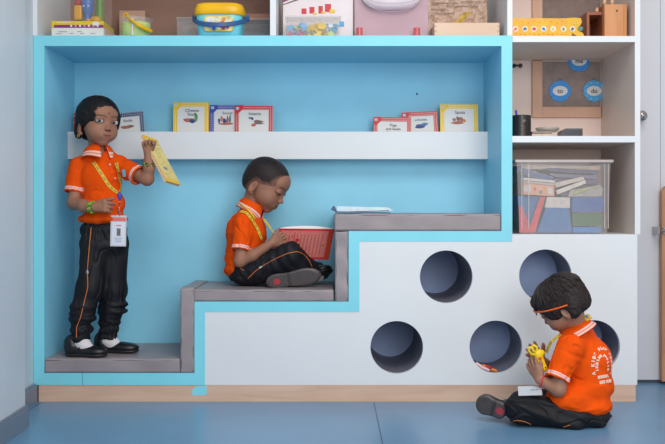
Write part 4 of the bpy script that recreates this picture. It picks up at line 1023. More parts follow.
def collar(parent, c, up, fwd, r1=.040, r2=.064, drop=.020, lift=.012, gap=.55, col=ORANGE, pt=.018, sx=1.0, back=0):
    """turned-down knitted collar: a band round the neck open at the front, two white stripes near its edge"""
    up = Vector(up).normalized(); f = Vector(fwd); f = (f-up*f.dot(up)).normalized(); r = f.cross(up).normalized(); c = Vector(c)
    nt, nv_ = 72, 14; V = []; C = []
    base = np.array(lin(col)); wh = np.array(lin((235, 200, 190)))
    prof = [(r1-.003, -.012), (r1-.002, lift*.3), (r1, lift*.85), (r1+.003, lift), (r1+.007, lift*.92)]
    for i in range(nt+1):
        th = gap*.5+(2*PI-gap)*i/nt; dr = f*math.cos(th)+r*math.sin(th)*sx
        fr = max(0, math.cos(th))**3                        # longer points at the front
        rows = []
        for (rr, zz) in prof: rows.append(c+dr*rr+up*zz)
        for j in range(1, nv_+1):
            u = j/nv_; rr = r1+.007+(r2-r1-.007)*u+.002*math.sin(u*PI); zz = lift*.92-(lift*.92+drop+pt*fr)*u**1.15
            rows.append(c+dr*rr+up*zz)
        # underside
        for j in range(nv_, 0, -1):
            u = j/nv_; rr = r1+.007+(r2-r1-.007)*u-.003; zz = lift*.92-(lift*.92+drop+pt*fr)*u**1.15-.0028
            rows.append(c+dr*rr+up*zz)
        V.append(rows)
    npf = len(V[0]); vs = [tuple(p) for row in V for p in row]; Q = []
    for i in range(nt):
        for j in range(npf):
            a = i*npf+j; b_ = i*npf+(j+1) % npf; Q.append((a, b_, b_+npf, a+npf))
    cols = []
    for i in range(nt+1):
        for j in range(npf):
            u = (j-len(prof)+1)/nv_
            cols.append(wh if (.60 < u < .72 or .80 < u < .93) and j < len(prof)+nv_ else base)
    V2 = np.array(vs); Q2 = np.array(Q)
    me = npmesh('collar', V2, Q2, np.array(cols))
    bm = bmesh.new(); bm.from_mesh(me)
    bm.verts.ensure_lookup_table(); bmesh.ops.holes_fill(bm, edges=[e for e in bm.edges if e.is_boundary], sides=80); bmesh.ops.recalc_face_normals(bm, faces=bm.faces); bm.to_mesh(me); bm.free()
    return put('collar', me, M_knit, parent)
def cuff_paint(C, V, a, b, dist0=.0, r=.06, lines=((.006, .0095), (.0125, .016))):
    """two pale stripes round the sleeve near its end b, along the axis a-b"""
    a = np.array(a); b = np.array(b); d = (b-a)/np.linalg.norm(b-a); q = V-b; t = -(q@d); rad = np.linalg.norm(q+t[:, None]*d, axis=1)
    near = (rad < r)&(t < .03)&(t > -.01)
    for l0, l1 in lines: C = blend(C, near*sst(t, l0-.0008, l0)*(1-sst(t, l1, l1+.0008)), (236, 206, 200))
    return C
def orange_line(name, parent, pts, bvh, r=.0013, off=.0008, n=5, col=(222, 124, 56)):
    P = []
    for (a, b_) in zip(pts, pts[1:]):
        for i in range(6):
            u = i/6; P.append(bvh.at(a[0]+(b_[0]-a[0])*u, a[1]+(b_[1]-a[1])*u, off)[0])
    P.append(bvh.at(*pts[-1], off)[0])
    for _ in range(2): P = [P[0]]+[(P[i-1]+P[i]*2+P[i+1])/4 for i in range(1, len(P)-1)]+[P[-1]]
    b = B(); b.tube(P, r, n); return b.build(name, mat('piping_%d_%d' % col[:2], col, .6), parent, smooth=True)
def lanyard(parent, chains, bvh, w=.011, off=.0022, name='lanyard'):
    A = bmesh.new(); Pn = bmesh.new()
    for pts in chains:
        P, N = [], []
        for (a, b_) in zip(pts, pts[1:]):
            for i in range(7):
                u = i/7; p, n = bvh.at(a[0]+(b_[0]-a[0])*u, a[1]+(b_[1]-a[1])*u, off); P.append(p); N.append(n)
        p, n = bvh.at(*pts[-1], off); P.append(p); N.append(n)
        for _ in range(3):
            P = [P[0]]+[(P[i-1]+P[i]*2+P[i+1])/4 for i in range(1, len(P)-1)]+[P[-1]]; N = [N[0]]+[(N[i-1]+N[i]*2+N[i+1]).normalized() for i in range(1, len(N)-1)]+[N[-1]]
        a_, p_ = ribbon_cells(P, N, w, pat=lambda i: i % 3 != 2)
        for src, dst in ((a_, A), (p_, Pn)):
            me = bpy.data.meshes.new('t'); src.to_mesh(me); src.free(); dst.from_mesh(me); bpy.data.meshes.remove(me)
    o = put(name, finish(A, name), mat('strap_yellow', (232, 190, 40), .6), parent)
    put('printed_pattern', finish(Pn, 'pattern'), mat('strap_grey_blue', (166, 148, 92), .6), o)
    return o
def shoe(name, parent, heel, toe, up, w=.033, hgt=.045, sole=(36, 36, 40), upper=(22, 22, 26), opening=True, red=False, thick=.010, h=.0016, strap=True):
    heel, toe = Vector(heel), Vector(toe); d = toe-heel; L = d.length; R = frame(d, 0, up)   # x right, y forward, z up
    Pt = lambda x, y, z: heel+R @ Vector((x, y, z))
    S = Sdf(h)
    S.add(Ell(Pt(0, L*.20, thick+.014), (w*.88, L*.21, .026), R), .01)
    S.add(Ell(Pt(0, L*.70, thick+.008), (w, L*.31, .020), R), .018)
    S.add(Ell(Pt(0, L*.45, thick+.008), (w*.86, L*.3, .022), R), .014)
    S.add(Ell(Pt(0, L*.12, thick+.024), (w*.72, L*.13, .028), R), .01)
    lo = [min(heel[i], toe[i])-.15 for i in range(3)]; hi = [max(heel[i], toe[i])+.15 for i in range(3)]
    S.sub(Half(Pt(0, 0, thick*.4), -(R @ Vector((0, 0, 1))), lo, hi), .003)
    S.add(Ell(Pt(0, L*.15, thick+.040), (w*.80, L*.17, .030), R), .01)
    if opening: S.sub(Ell(Pt(0, L*.42, thick+.046), (w*.62, L*.13, .024), R), .003)
    V, Q = S.mesh(); q = (V-np.array(heel))@np.array(R)
    C = flat_col(len(V), upper)
    o = put(name, npmesh(name, V, Q, C), M_leath, parent)
    S = Sdf(h)
    S.add(Ell(Pt(0, L*.205, thick*.7), (w*.90, L*.215, thick*1.2), R), .008)
    S.add(Ell(Pt(0, L*.70, thick*.7), (w*1.06, L*.315, thick*1.2), R), .018)
    S.add(Ell(Pt(0, L*.45, thick*.7), (w*.82, L*.3, thick*1.2), R), .012)
    S.sub(Half(Pt(0, 0, 0), -(R @ Vector((0, 0, 1))), lo, hi), .002); S.sub(Half(Pt(0, 0, thick*1.05), R @ Vector((0, 0, 1)), lo, hi), .002)
    V, Q = S.mesh(); q = (V-np.array(heel))@np.array(R); C = flat_col(len(V), sole)
    bot = q[:, 2] < thick*.35
    C = blend(C, bot*(.25+.35*wav(V, 700, 4, .003)), (40, 34, 34)); C = C*(1-.25*(bot*(np.sin(q[:, 1]*900+2*np.sin(q[:, 0]*120)) > .3)))[:, None]; C = blend(C, bot*(np.abs(q[:, 1]-L*.42) < .006)*.5, (26, 22, 24))
    if red: C = blend(C, bot*(1-sst(np.hypot(q[:, 0]/.014, (q[:, 1]-L*.19)/.016), .7, 1))*.8, (190, 50, 70))
    put('sole', npmesh('sole', V, Q, C), M_leath, o)
    if strap:
        b = B(); P = []
        for i in range(9):
            a = PI*i/8; P.append(Pt(w*.74*math.cos(a), L*.40, thick+.012+.030*math.sin(a)))
        b.tube(P, .0050, 6); b.build('strap', mat('shoe_strap', (26, 26, 30), .35), o, smooth=True)
    return o
def sock(parent, ankle, foot, r=.026, r2=.024):
    S = Sdf(.0025); S.add(Cap(ankle, Vector(ankle).lerp(Vector(foot), .35), r), .01); S.add(Cap(Vector(ankle).lerp(Vector(foot), .35), foot, r, r2), .02)
    V, Q = S.mesh(); return put('sock', npmesh('sock', V, Q, flat_col(len(V), (216, 212, 214))), vcmat('white_knit', .9, .3, 500), parent)
def person(S, H, skin, label, group=None, extra=None):
    V, Q = S.mesh(); C = flat_col(len(V), skin); C = C*(1+.05*wav(V, 60, 3))[:, None]
    C = extra(C, V) if extra else C
    o = put('person', npmesh('person', V, Q, C), M_skin); tag(o, label, 'child', group); return o
def id_card(parent, c, R, w=.056, h=.092, name='id_card', pic=True):
    """clear sleeve with a printed card; R columns: right, outwards, up"""
    M = Matrix.Translation(c) @ Matrix(R).to_4x4()
    def bx(n, x0, x1, y0, y1, z0, z1, m, p, bev=0):
        b = B(); b.box(x0, x1, y0, y1, z0, z1, bev, M=M); return b.build(n, m, p)
    s = bx(name, -w/2, w/2, -.0012, .0012, -h, 0, mat('card_sleeve', (206, 200, 204), .25), parent, .001)
    bx('card', -w*.41, w*.41, .0012, .0020, -h*.95, -h*.20, mat('card_white', (214, 220, 232), .4), s)
    bx('header', -w*.45, w*.45, .0012, .0022, -h*.19, -h*.06, mat('card_pink', (224, 110, 104), .4), s)
    if pic:
        bx('portrait', -.006, .008, .0020, .0026, -h*.66, -h*.42, mat('card_photo', (120, 104, 100), .5, .3, 90), s)
        for i, (a, b_) in enumerate(((-.014, .014), (-.012, .010), (-.010, .012))): bx('printed_line', a, b_, .0020, .0025, -h*(.74+.06*i), -h*(.725+.06*i), mat('card_ink', (120, 124, 150), .5), s)
        bx('printed_line', -.008, .010, .0020, .0025, -h*.34, -h*.31, mat('card_redink', (200, 110, 100), .5), s)
    return s

R_ = math.radians
# ---------------------------------------------------------------- 1. standing child
def standing():
    sk = SKIN
    H = Head(W(98.8, 122.4, .115), (math.sin(R_(42)), -math.cos(R_(42)), -.03), roll=R_(-3), k=1.03)
    S = Sdf(.0023); head_shape(S, H)
    nb = W(99.5, 155, .130)
    S.add(Cap(H.p(0, -.022, -.045), nb, .031, .034), .012)
    shL, shR = W(80, 167, .125), W(121, 166, .115)
    S.add(Ell(W(101, 182, .12), (.068, .048, .085)), .02); S.add(Ell(W(103, 212, .12), (.066, .048, .06)), .03)
    S.add(Cap(shL, shR, .024), .02)
    elL = W(73.5, 203, .085); wrL = W(94.5, 207.5, .018)
    S.add(Cap(shL, elL, .027, .023), .012); S.add(Cap(elL, W(84, 206, .045), .0235, .0235), .01); S.add(Cap(W(84, 206, .045), wrL, .0235, .0165), .01)
    elR = W(147.2, 179.0, .05); wrR = W(148.0, 153.5, .038)
    S.add(Cap(shR, elR, .028, .025), .012); S.add(Cap(elR, W(149, 168, .04), .0235, .0205), .01); S.add(Cap(W(149, 168, .04), wrR, .0205, .0145), .01)
    tips = hand(S, wrL, W(108, 204.5, .0)-wrL, (.15, .9, -.25), (.1, -.1, 1), 1.0, curl=(.25, .75, .95, 1.0), thumb=(.8, .35, .55), fan=(.10, .0, -.10, -.2))
    hand(S, wrR, (-.02, -.10, 1), (.25, -.9, .1), (.9, .3, .1), .80, curl=(1.25, 1.35, 1.4, 1.4), thumb=(.8, .5, .5))
    S.add(Cap(W(95, 232, .10), W(88, 288, .085), .042, .033), .02); S.add(Cap(W(88, 288, .085), W(79, 338, .060), .032, .022), .015)
    S.add(Cap(W(112, 232, .13), W(113, 290, .14), .042, .033), .02); S.add(Cap(W(113, 290, .14), W(106, 336, .142), .032, .022), .015)
    S.add(Ell(W(103, 228, .12), (.066, .05, .04)), .02)
    S.add(Cap(W(79, 338, .060), W(81, 347, .055), .022), .01); S.add(Cap(W(81, 350, .055), W(93, 352, .045), .017, .014), .01)
    S.add(Cap(W(106, 336, .142), W(107, 343, .142), .022), .01); S.add(Cap(W(107, 345, .142), W(121, 348, .138), .017, .014), .01)
    def paint(C, V):
        C = face_paint(C, V, H, sk, bindi=True)
        for t in tips[:3]: C = blend(C, 1-sst(np.linalg.norm(V-np.array(t), axis=1), .004, .0065), (200, 60, 90))
        return C
    o = person(S, H, sk, 'child standing on the lowest step, orange polo shirt, holding up a yellow book', None, paint)
    for s in (-1, 1): eye(H, s, o, (.0050, .0003))
    # hair
    S = Sdf(.0024)
    S.add(H.e((0, -.014, .028), (.076, .090, .073)), .01); S.add(H.e((0, -.056, -.012), (.062, .048, .056)), .02)
    for s in (-1, 1): S.add(H.e((s*.061, -.006, .014), (.017, .038, .038)), .012); S.add(H.e((s*.054, -.046, -.034), (.018, .02, .032)), .012)
    S.sub(H.e((0, .119, -.022), (.068, .090, .098)), .004); S.add(H.e((-.062, .020, .012), (.010, .020, .042)), .008); S.sub(H.e((0, .03, -.075), (.09, .075, .058)), .01)
    for s in (-1, 1): S.sub(H.e((s*.074, -.022, -.034), (.016, .017, .026)), .004)
    cu = lambda V: .0014*wav(V, 240, 5, .01)+.0009*wav(V, 560, 8, .005)
    V, Q = S.mesh(disp=cu, smooth=1); C = flat_col(len(V), (20, 17, 19)); put('hair', npmesh('hair', V, Q, C), M_hair, o)
    b = B(); rs = random.Random(4)
    for i in range(300):                                           # little curls that break the outline
        u, v = rs.random()*2*PI, rs.uniform(-.1, 1)
        d = Vector((math.cos(u)*math.sqrt(1-v*v*.98), math.sin(u)*math.sqrt(1-v*v*.98), v))
        if d.y > .35 and d.z < .80: continue
        if d.z < .15 and d.y > -.35: continue
        c = Vector((d.x*.0740, -.014+d.y*.0880, .028+d.z*.0710)); a0 = rs.random()*6; r_ = rs.uniform(.003, .0055)
        t1 = d.orthogonal().normalized(); t2 = d.cross(t1)
        b.tube([H.p(*(c+(t1*math.cos(a0+q)+t2*math.sin(a0+q))*r_+d*(.001*q)-d*.0015)) for q in [j*.8 for j in range(5)]], .0011, 4)
    b.build('curl', mat('curl_black', (20, 17, 19), .6), o)
    b = B(); e_ = H.p(.0715, EAR[1]+.011, EAR[2]-.026); b.ball(e_, .0035, n=12); b.tube([e_+Vector((.004*math.cos(q), -.002, -.004+.005*math.sin(q))) for q in [2*PI*j/10 for j in range(10)]], .0012, 6, True); b.build('earring', mat('gold', (214, 168, 80), .3, metal=.9), o, smooth=True)
    # shirt
    S = Sdf(.0025)
    S.add(Ell(W(100.5, 180, .12), (.082, .064, .082)), .02); S.add(Ell(W(103.5, 204, .115), (.083, .068, .068)), .03)
    S.add(Ell(W(103.5, 219, .115), (.094, .072, .026)), .02)
    S.add(Cap(W(82, 164.5, .13), W(118.5, 164, .115), .030), .025); S.add(Cap(W(91, 156, .128), W(109, 157, .125), .029), .02)
    c1a, c1b = W(78, 166, .125), W(73.5, 192.5, .100); c2a, c2b = W(120, 165.5, .115), W(139.2, 176.0, .060)
    S.add(Cap(c1a, c1a.lerp(c1b, .5), .0355), .014); S.add(Cap(c2a, c2a.lerp(c2b, .5), .0355, .036), .018); S.add(Tub(c1a.lerp(c1b, .3), c1b, .034, .0355), .008); S.add(Tub(c2a.lerp(c2b, .3), c2b, .034, .0375), .008)
    S.sub(Cap(c1b-(c1b-c1a).normalized()*.012, c1b+(c1b-c1a).normalized()*.03, .0295), .002); S.sub(Cap(c2b-(c2b-c2a).normalized()*.012, c2b+(c2b-c2a).normalized()*.03, .031), .002)
    S.sub(Half(W(103, 226.2, .1), (.03, 0, -1), (-1.05, -.1, .5), (-.7, .3, .66)), .006)
    S.sub(Cap(nb+Vector((0, 0, .0)), H.p(0, -.022, -.05), .036), .004)
    def fold(V):
        z = V[:, 2]; hem = 1-sst(z, .66, .78)
        return .0022*wav(V, 55, 1, .03)+.0030*crease(V, 60, 61, (1, 1, .8))+.0026*hem*crease(V, 100, 62, (1.3, 1.3, .6))+.0035*hem*wav(V*np.array([1, 1, .45]), 75, 2, .03)+.002*(1-sst(np.linalg.norm(V-np.array(W(120, 176, .08)), axis=1), .02, .05))*np.sin(V[:, 2]*260)
    V, Q = S.mesh(disp=fold); C = flat_col(len(V), ORANGE); C = cuff_paint(C, V, c1a, c1b, r=.05); C = cuff_paint(C, V, c2a, c2b, r=.052)
    sh_ = put('shirt', npmesh('shirt', V, Q, C), M_knit, o); bs = Bvh(V, Q)
    fwd = Vector((.60, -.8, -.1))
    collar(o, W(98.5, 151.5, .125), (-.10, .20, 1), fwd, r1=.038, r2=.067, drop=.026, lift=.018, gap=.55, pt=.018)
    for i, (p, q) in enumerate(((110, 164.5), (115, 178.5))):
        P, N = bs.at(p, q, .001); b = B(); b.cyl(P-N*.001, P+N*.0014, .0042, n=14); b.build('button', mat('button_pale', (226, 170, 150), .4), sh_)
    P, N = bs.at(124, 173, .0008); b = B(); Rb = frame(-N, 0); b.box(-.007, .007, -.001, .001, -.014, .013, .0008, M=Matrix.Translation(P) @ Rb.to_4x4()); b.build('chest_emblem', mat('emblem_sky', (110, 190, 220), .5), sh_)
    orange_line('placket_seam', sh_, [(106.5, 160), (110, 170), (113, 184)], bs, .0009, .0004, col=(196, 66, 6))
    # lanyard with its card
    ly_ = lanyard(o, [[(93.8, 162.5), (101, 173), (109, 186), (117.5, 193)], [(116.5, 163), (119.5, 175), (121, 186), (119.5, 193)]], bs, .0125)
    P, N = bs.at(118.6, 196.8, .006); Rb = frame(Vector((.25, -1, 0)), 0)
    b = B(); b.ball(P, (.0085, .004, .0165), Rb, 20); b.build('toggle', mat('toggle_blue', (44, 62, 176), .35), ly_, smooth=True)
    P2 = P+Vector((0, -.004, -.022)); c_ = W(118.7, 215.4, P.y-.020)
    b = B(); b.cyl(P+Vector((0, -.001, -.014)), P2+Vector((0, -.002, -.008)), .0028, n=10); b.cyl(P2, c_+Vector((0, 0, .006)), .0022, n=10)
    b.tube([c_+Vector((.006*math.cos(q), 0, .004+.007*math.sin(q))) for q in [2*PI*j/12 for j in range(12)]], .0014, 6, True); b.build('clip', M_steel, ly_, smooth=True)
    RR = Matrix(((1, .18, .02), (.18, -1, 0), (-.02, 0, 1))); 
    id_card(ly_, c_, RR, .058, .117)
    # bracelets
    def beads(name, p, ax, r, cols, lab=None, n=18, rb=.0036):
        ax = Vector(ax).normalized(); u = ax.orthogonal().normalized(); v = ax.cross(u)
        par = None
        b = [B() for _ in cols]
        for i in range(n):
            for k_ in range(2): q = 2*PI*(i+.5*k_)/n; b[(i+k_) % len(cols)].ball(p+(u*math.cos(q)+v*math.sin(q))*r+ax*(.0045*(k_*2-1)), rb, n=8)
        for i, c in enumerate(cols): ob = b[i].build(name if i == 0 else 'bead', mat('bead_%d_%d' % (c[0], c[1]), c, .35), o if i == 0 else par, smooth=True); par = ob if i == 0 else par
    beads('bracelet', wrL.lerp(W(84, 206, .045), .18), wrL-elL, .0200, [(96, 190, 40), (60, 140, 40), (196, 200, 60)])
    beads('bracelet', wrR.lerp(W(149, 168, .04), .8), (0, 0, 1), .0225, [(60, 120, 50), (130, 180, 60), (40, 40, 40)], rb=.003)
    # trousers
    S = Sdf(.0027)
    S.add(Ell(W(103.5, 229, .115), (.088, .066, .040)), .02); S.add(Ell(W(103.5, 243, .115), (.090, .066, .05)), .03)
    S.add(Cap(W(95, 245, .095), W(90.5, 288, .075), .053, .047), .02); S.add(Cap(W(114, 245, .135), W(113.5, 290, .14), .055, .048), .02)
    S.add(Cap(W(89, 288, .075), W(82.5, 312, .065), .047, .044), .02); S.add(Cap(W(82, 312, .065), W(80.3, 338, .060), .038, .031), .02)
    for (p, q, r_) in ((83.5, 306, .050), (83.3, 318, .049), (82, 329, .044), (80.5, 338, .035)): S.add(Ell(W(p, q, .065), (r_, r_*.95, .016)), .010)
    S.add(Cap(W(113.5, 290, .14), W(111, 310, .142), .048, .046), .02); S.add(Cap(W(110, 312, .142), W(107.5, 337, .142), .038, .032), .02)
    for (p, q, r_) in ((115.0, 304, .050), (114.2, 311, .050), (109.3, 322, .041), (108.6, 330, .038), (107.8, 338, .034)): S.add(Ell(W(p, q, .142), (r_, r_*.95, .014)), .010)
    S.sub(Cap(W(80.3, 338, .060), W(79, 352, .060), .026), .003); S.sub(Cap(W(107.5, 337, .142), W(107.5, 352, .142), .026), .003)
    S.sub(Half(W(100, 340.8, .1), (0, 0, -1), (-1.1, -.1, .1), (-.7, .3, .3)), .003)
    def fold(V):
        z = V[:, 2]; low = 1-sst(z, .22, .45)
        return .0025*wav(V*np.array([1, 1, .5]), 50, 11, .03)+.0036*crease(V, 62, 63, (1.2, 1.2, .45))+low*.0028*crease(V, 90, 64, (.6, .6, 1.5))+low*.0042*wav(V*np.array([.55, .55, 1.7]), 95, 12, .02)+.0012*(z > .60)*np.sin(np.arctan2(V[:, 1]-.11, V[:, 0]+.87)*46)
    V, Q = S.mesh(disp=fold); tr = put('trousers', npmesh('trousers', V, Q, flat_col(len(V), BLACK)), M_track, o); bt = Bvh(V, Q)
    orange_line('side_piping', tr, [(91.3, 227.5), (89.5, 245), (87.3, 270), (88, 287), (84.5, 301), (80.4, 318), (76.5, 327), (76.6, 338)], bt, .0015)
    P, N = bt.at(87.6, 272, .001); b = B(); b.box(-.003, .003, -.001, .001, -.006, .006, M=Matrix.Translation(P) @ frame(-N).to_4x4()); b.build('pocket_tag', mat('tag_pale', (200, 200, 206), .5), tr)
    sock(o, W(79, 341, .058), W(91.5, 351.5, .044), .0235, .0200); sock(o, W(106.5, 340, .142), W(120, 347.8, .138), .0240, .0190)
    Zc = fz(359)+.0012+.0022
    def gz(px, Y): p = W(px, 200, Y); return Vector((p.x, Y, Zc))
    shoe('shoe', o, gz(65.5, .062), gz(107, .040), (0, 0, 1), w=.034)
    shoe('shoe', o, gz(95.5, .150), gz(138.5, .135), (0, 0, 1), w=.033)
    # the yellow book held up in the hand
    a, b_, c, d = W(142.6, 134.5, .026), W(167, 181, .026), W(183.3, 184.5, .106), W(157, 139.6, .106)
    t = thing('held_book', ((a+c)/2), 'thin yellow book held up by the standing child', 'book')
    u = (b_-a); v = (d-a); n = u.cross(v).normalized(); n = n if n.y < 0 else -n
    def slab(u0, u1, v0, v1, n0, n1):
        bm = bmesh.new(); P = [a+u*uu+v*vv+n*nn for nn in (n0, n1) for (uu, vv) in ((u0, v0), (u1, v0), (u1, v1), (u0, v1))]
        vs = [bm.verts.new(p) for p in P]
        for f in ((0, 1, 2, 3), (4, 5, 6, 7), (0, 1, 5, 4), (1, 2, 6, 5), (2, 3, 7, 6), (3, 0, 4, 7)): bm.faces.new([vs[i] for i in f])
        return finish(bm, 's')
    put('cover', slab(0, 1, 0, 1, -.001, .0), mat('cover_yellow', (236, 190, 40), .4), t)
    put('pages', slab(.004, .996, .01, .985, -.011, -.001), mat('pages_pink', (226, 186, 160), .6, .05, 60), t)
    put('cover', slab(0, 1, 0, 1, -.012, -.011), mat('cover_yellow', (236, 190, 40), .4), t)
    put('cover_panel', slab(.08, .925, .03, .99, .0, .0007), mat('panel_pale_yellow', (226, 206, 128), .4, .05, 30), t)
    rs = random.Random(2)
    for i in range(16):
        uu, vv = .12+.05*i+rs.random()*.02, .16+rs.random()*.6
        put('print_mark', slab(uu, uu+.012, vv, vv+.14, .0007, .0011), mat(['mk_green', 'mk_gold'][i % 2], [(150, 170, 70), (206, 170, 60)][i % 2], .5), t)
    put('print_mark', slab(.66, .72, .3, .55, .0007, .0012), mat('mk_grey', (130, 140, 150), .5), t)
    return o
standing()

# ---------------------------------------------------------------- 2. boy reading cross-legged
def reading():
    sk = (154, 107, 85)
    H = Head(W(267.0, 184.9, .205), (math.cos(R_(31)), -.22, -math.sin(R_(31))), roll=R_(-4), k=1.09)
    S = Sdf(.0023); head_shape(S, H)
    nb = W(250, 210, .20)
    S.add(Cap(H.p(0, -.030, -.040), nb, .034, .036), .012)
    shN, shF = W(244, 222, .145), W(254, 219, .262)
    S.add(Ell(W(247, 234, .205), (.062, .07, .07)), .02); S.add(Ell(W(243, 258, .205), (.058, .065, .07)), .03)
    S.add(Cap(shN, shF, .025), .02)
    elN = W(239.8, 261.5, .105); wrN = W(271.0, 243.5, .100)
    S.add(Cap(shN, elN, .027, .0215), .012); S.add(Cap(elN, W(252, 255.5, .100), .0215, .0210), .01); S.add(Cap(W(252, 255.5, .100), wrN, .0210, .0155), .01)
    hand(S, wrN, W(283, 237.5, .105)-wrN, (.1, .9, .3), (.2, -.2, 1), .92, curl=(.55, .6, .65, .7), thumb=(.8, .5, .2))
    elF = W(262, 256, .285); wrF = W(283, 246, .235)
    S.add(Cap(shF, elF, .027, .023), .012); S.add(Cap(elF, wrF, .0235, .0165), .01)
    hand(S, wrF, W(296, 240, .205)-wrF, (-.1, -.9, .3), (.2, .2, 1), .92, curl=(.5, .55, .6, .65))
    hN, hF = W(243, 271, .160), W(246, 270, .245)
    kN, kF = W(291.5, 252, .105), W(296, 262, .330)
    S.add(Ell(W(244, 271, .20), (.052, .070, .040)), .02)
    S.add(Cap(hN, kN, .040, .030), .02); S.add(Cap(hF, kF, .040, .030), .02)
    aN = W(311, 270, .190); aF = W(276, 279, .135)
    S.add(Cap(kN, aN, .028, .019), .015); S.add(Cap(kF, aF, .028, .019), .015)
    S.add(Cap(aN, W(320, 277.5, .250), .017, .015), .01); S.add(Cap(aF, W(300, 278.5, .140), .019, .016), .01)
    o = person(S, H, sk, 'boy with shaved head reading a red book cross-legged on the middle step', None, lambda C, V: face_paint(C, V, H, sk, closed=True))
    # close-cropped hair
    S = Sdf(.0023)
    S.add(H.e((0, -.0125, .0265), (.0695, .0835, .0695)), .01); S.add(H.e((0, -.046, -.010), (.056, .046, .048)), .02)
    S.sub(H.e((0, .095, -.010), (.068, .056, .056)), .006); S.sub(H.e((0, .030, -.085), (.10, .078, .070)), .012); S.sub(H.e((0, -.055, -.082), (.10, .05, .028)), .01)
    for s in (-1, 1): S.sub(H.e((s*.072, -.020, -.030), (.022, .022, .030)), .006)
    V, Q = S.mesh(disp=lambda V: .0005*wav(V, 500, 5, .01)); q = H.loc(V)
    C = flat_col(len(V), (40, 31, 30)); n_ = wav(V, 420, 6, .01)
    C = C*(1+.25*n_)[:, None]
    HL = [(.085, .066), (.066, .060), (.050, .048), (.038, .026), (.033, .008), (.004, -.004), (-.022, -.002), (-.038, -.030), (-.052, -.060), (-.10, -.062)]
    dm = np.full(len(V), 1.0); yz = q[:, 1:3]
    for (u0, v0), (u1, v1) in zip(HL, HL[1:]):
        p0 = np.array((u0, v0)); dd = np.array((u1-u0, v1-v0)); t_ = np.clip(((yz-p0)@dd)/(dd@dd), 0, 1); dm = np.minimum(dm, np.linalg.norm(yz-p0-t_[:, None]*dd, axis=1))
    C = blend(C, (1-sst(dm+.003*wav(V, 400, 9), .001, .018))*.88, (132, 92, 74)); C = blend(C, sst(q[:, 2], .062, .082)*.7*(1-sst(q[:, 1], -.03, .03)), (26, 20, 22))
    put('cropped_hair', npmesh('hair', V, Q, C), M_hair, o)
    # shirt
    S = Sdf(.0025)
    S.add(Ell(W(246, 232, .205), (.080, .086, .084)), .02); S.add(Ell(W(244.5, 256, .205), (.078, .082, .075)), .03); S.add(Ell(W(241.5, 270, .205), (.066, .086, .036)), .02)
    S.add(Cap(W(246, 220, .155), W(253, 217, .255), .031), .025); S.add(Cap(W(247, 212, .185), W(252, 211, .225), .030), .02)
    c1a, c1b = W(244, 220, .145), W(240.2, 250.5, .110); c2a, c2b = shF, shF.lerp(elF, .62)
    S.add(Cap(c1a, c1a.lerp(c1b, .5), .0365), .018); S.add(Cap(c2a, c2a.lerp(c2b, .5), .0365), .018); S.add(Tub(c1a.lerp(c1b, .3), c1b, .035, .0345), .008); S.add(Tub(c2a.lerp(c2b, .3), c2b, .035, .0345), .008)
    S.sub(Cap(c1b-(c1b-c1a).normalized()*.010, c1b+(c1b-c1a).normalized()*.03, .0290), .002)
    S.sub(Cap(nb, H.p(0, -.030, -.045), .038), .004)
    def fold(V):
        return .0022*wav(V, 55, 21, .03)+.0032*wav(V*np.array([1, 1, 1.8]), 60, 22, .03)*(1-sst(V[:, 2], .50, .60))+.0032*crease(V, 62, 65, (1, 1, .8))
    V, Q = S.mesh(disp=fold); C = flat_col(len(V), ORANGE); C = cuff_paint(C, V, c1a, c1b, r=.05)
    sh_ = put('shirt', npmesh('shirt', V, Q, C), M_knit, o); bs = Bvh(V, Q)
    collar(o, W(252.5, 206.5, .205), (.45, .0, .9), (.9, -.25, -.35), r1=.039, r2=.060, drop=.022, lift=.020, gap=.6, pt=.026)
    ly_ = lanyard(o, [[(240.5, 212), (246, 213), (251, 219), (257, 229), (261, 239)]], bs, .0115, off=.0045)
    # strap behind the neck and the far side hanging to the lap
    b = B(); P = [W(241, 203.5, .175), W(238, 205.5, .19), W(237, 206, .21), W(240, 203, .24)]
    b.tube(P, .0045, 8); P = [W(240.5, 204.5, .16), W(246, 208, .14), W(251, 213, .125), W(255, 219, .122)]; b.tube(P, .0036, 8); b.build('strap_fold', mat('strap_yellow', (232, 190, 40), .6), ly_, smooth=True)
    b = B()
    P = [W(264, 219, .175), W(270.5, 228, .150), W(277.5, 238.5, .140)]
    for i in range(2):
        d = (P[i+1]-P[i]); b.box(-.005, .005, -.0008, .0008, 0, d.length+.002, M=Matrix.Translation(P[i]) @ d.to_track_quat('Z', 'Y').to_matrix().to_4x4())
    b.build('far_strap', mat('strap_yellow', (232, 190, 40), .6), ly_)
    # trousers
    S = Sdf(.0027)
    S.add(Ell(W(243.5, 273.0, .205), (.062, .090, .046)), .02)
    S.add(Cap(W(247, 272, .150), W(289.5, 255.5, .100), .053, .046), .02); S.add(Cap(W(250, 270, .255), kF, .052, .044), .02)
    S.add(Cap(W(290.5, 254.5, .100), W(312, 270, .170), .047, .030), .02); S.add(Cap(kF, W(280, 275, .165), .040, .032), .02)
    S.add(Cap(W(262, 274, .135), W(300, 267, .120), .034, .032), .03)
    def fold(V): return .0026*wav(V*np.array([1, 1, .8]), 62, 31, .03)+.0022*np.sin(V[:, 0]*130+V[:, 2]*60+2*np.sin(V[:, 1]*40))*sst(V[:, 0], -.30, -.18)+.0036*crease(V, 66, 66, (1, 1, .8))
    S.sub(Half(W(270, 289, .15)*1, (0, 0, -1), (-.5, -.1, .3), (0, .45, .43)), .003) if False else None
    zc = fz(290)+.0025
    S.sub(Half((0, 0, zc+.001), (0, 0, -1), (-.5, -.1, .3), (.05, .45, zc+.06)), .004)
    V, Q = S.mesh(disp=fold); V[:, 2] = np.maximum(V[:, 2], zc)
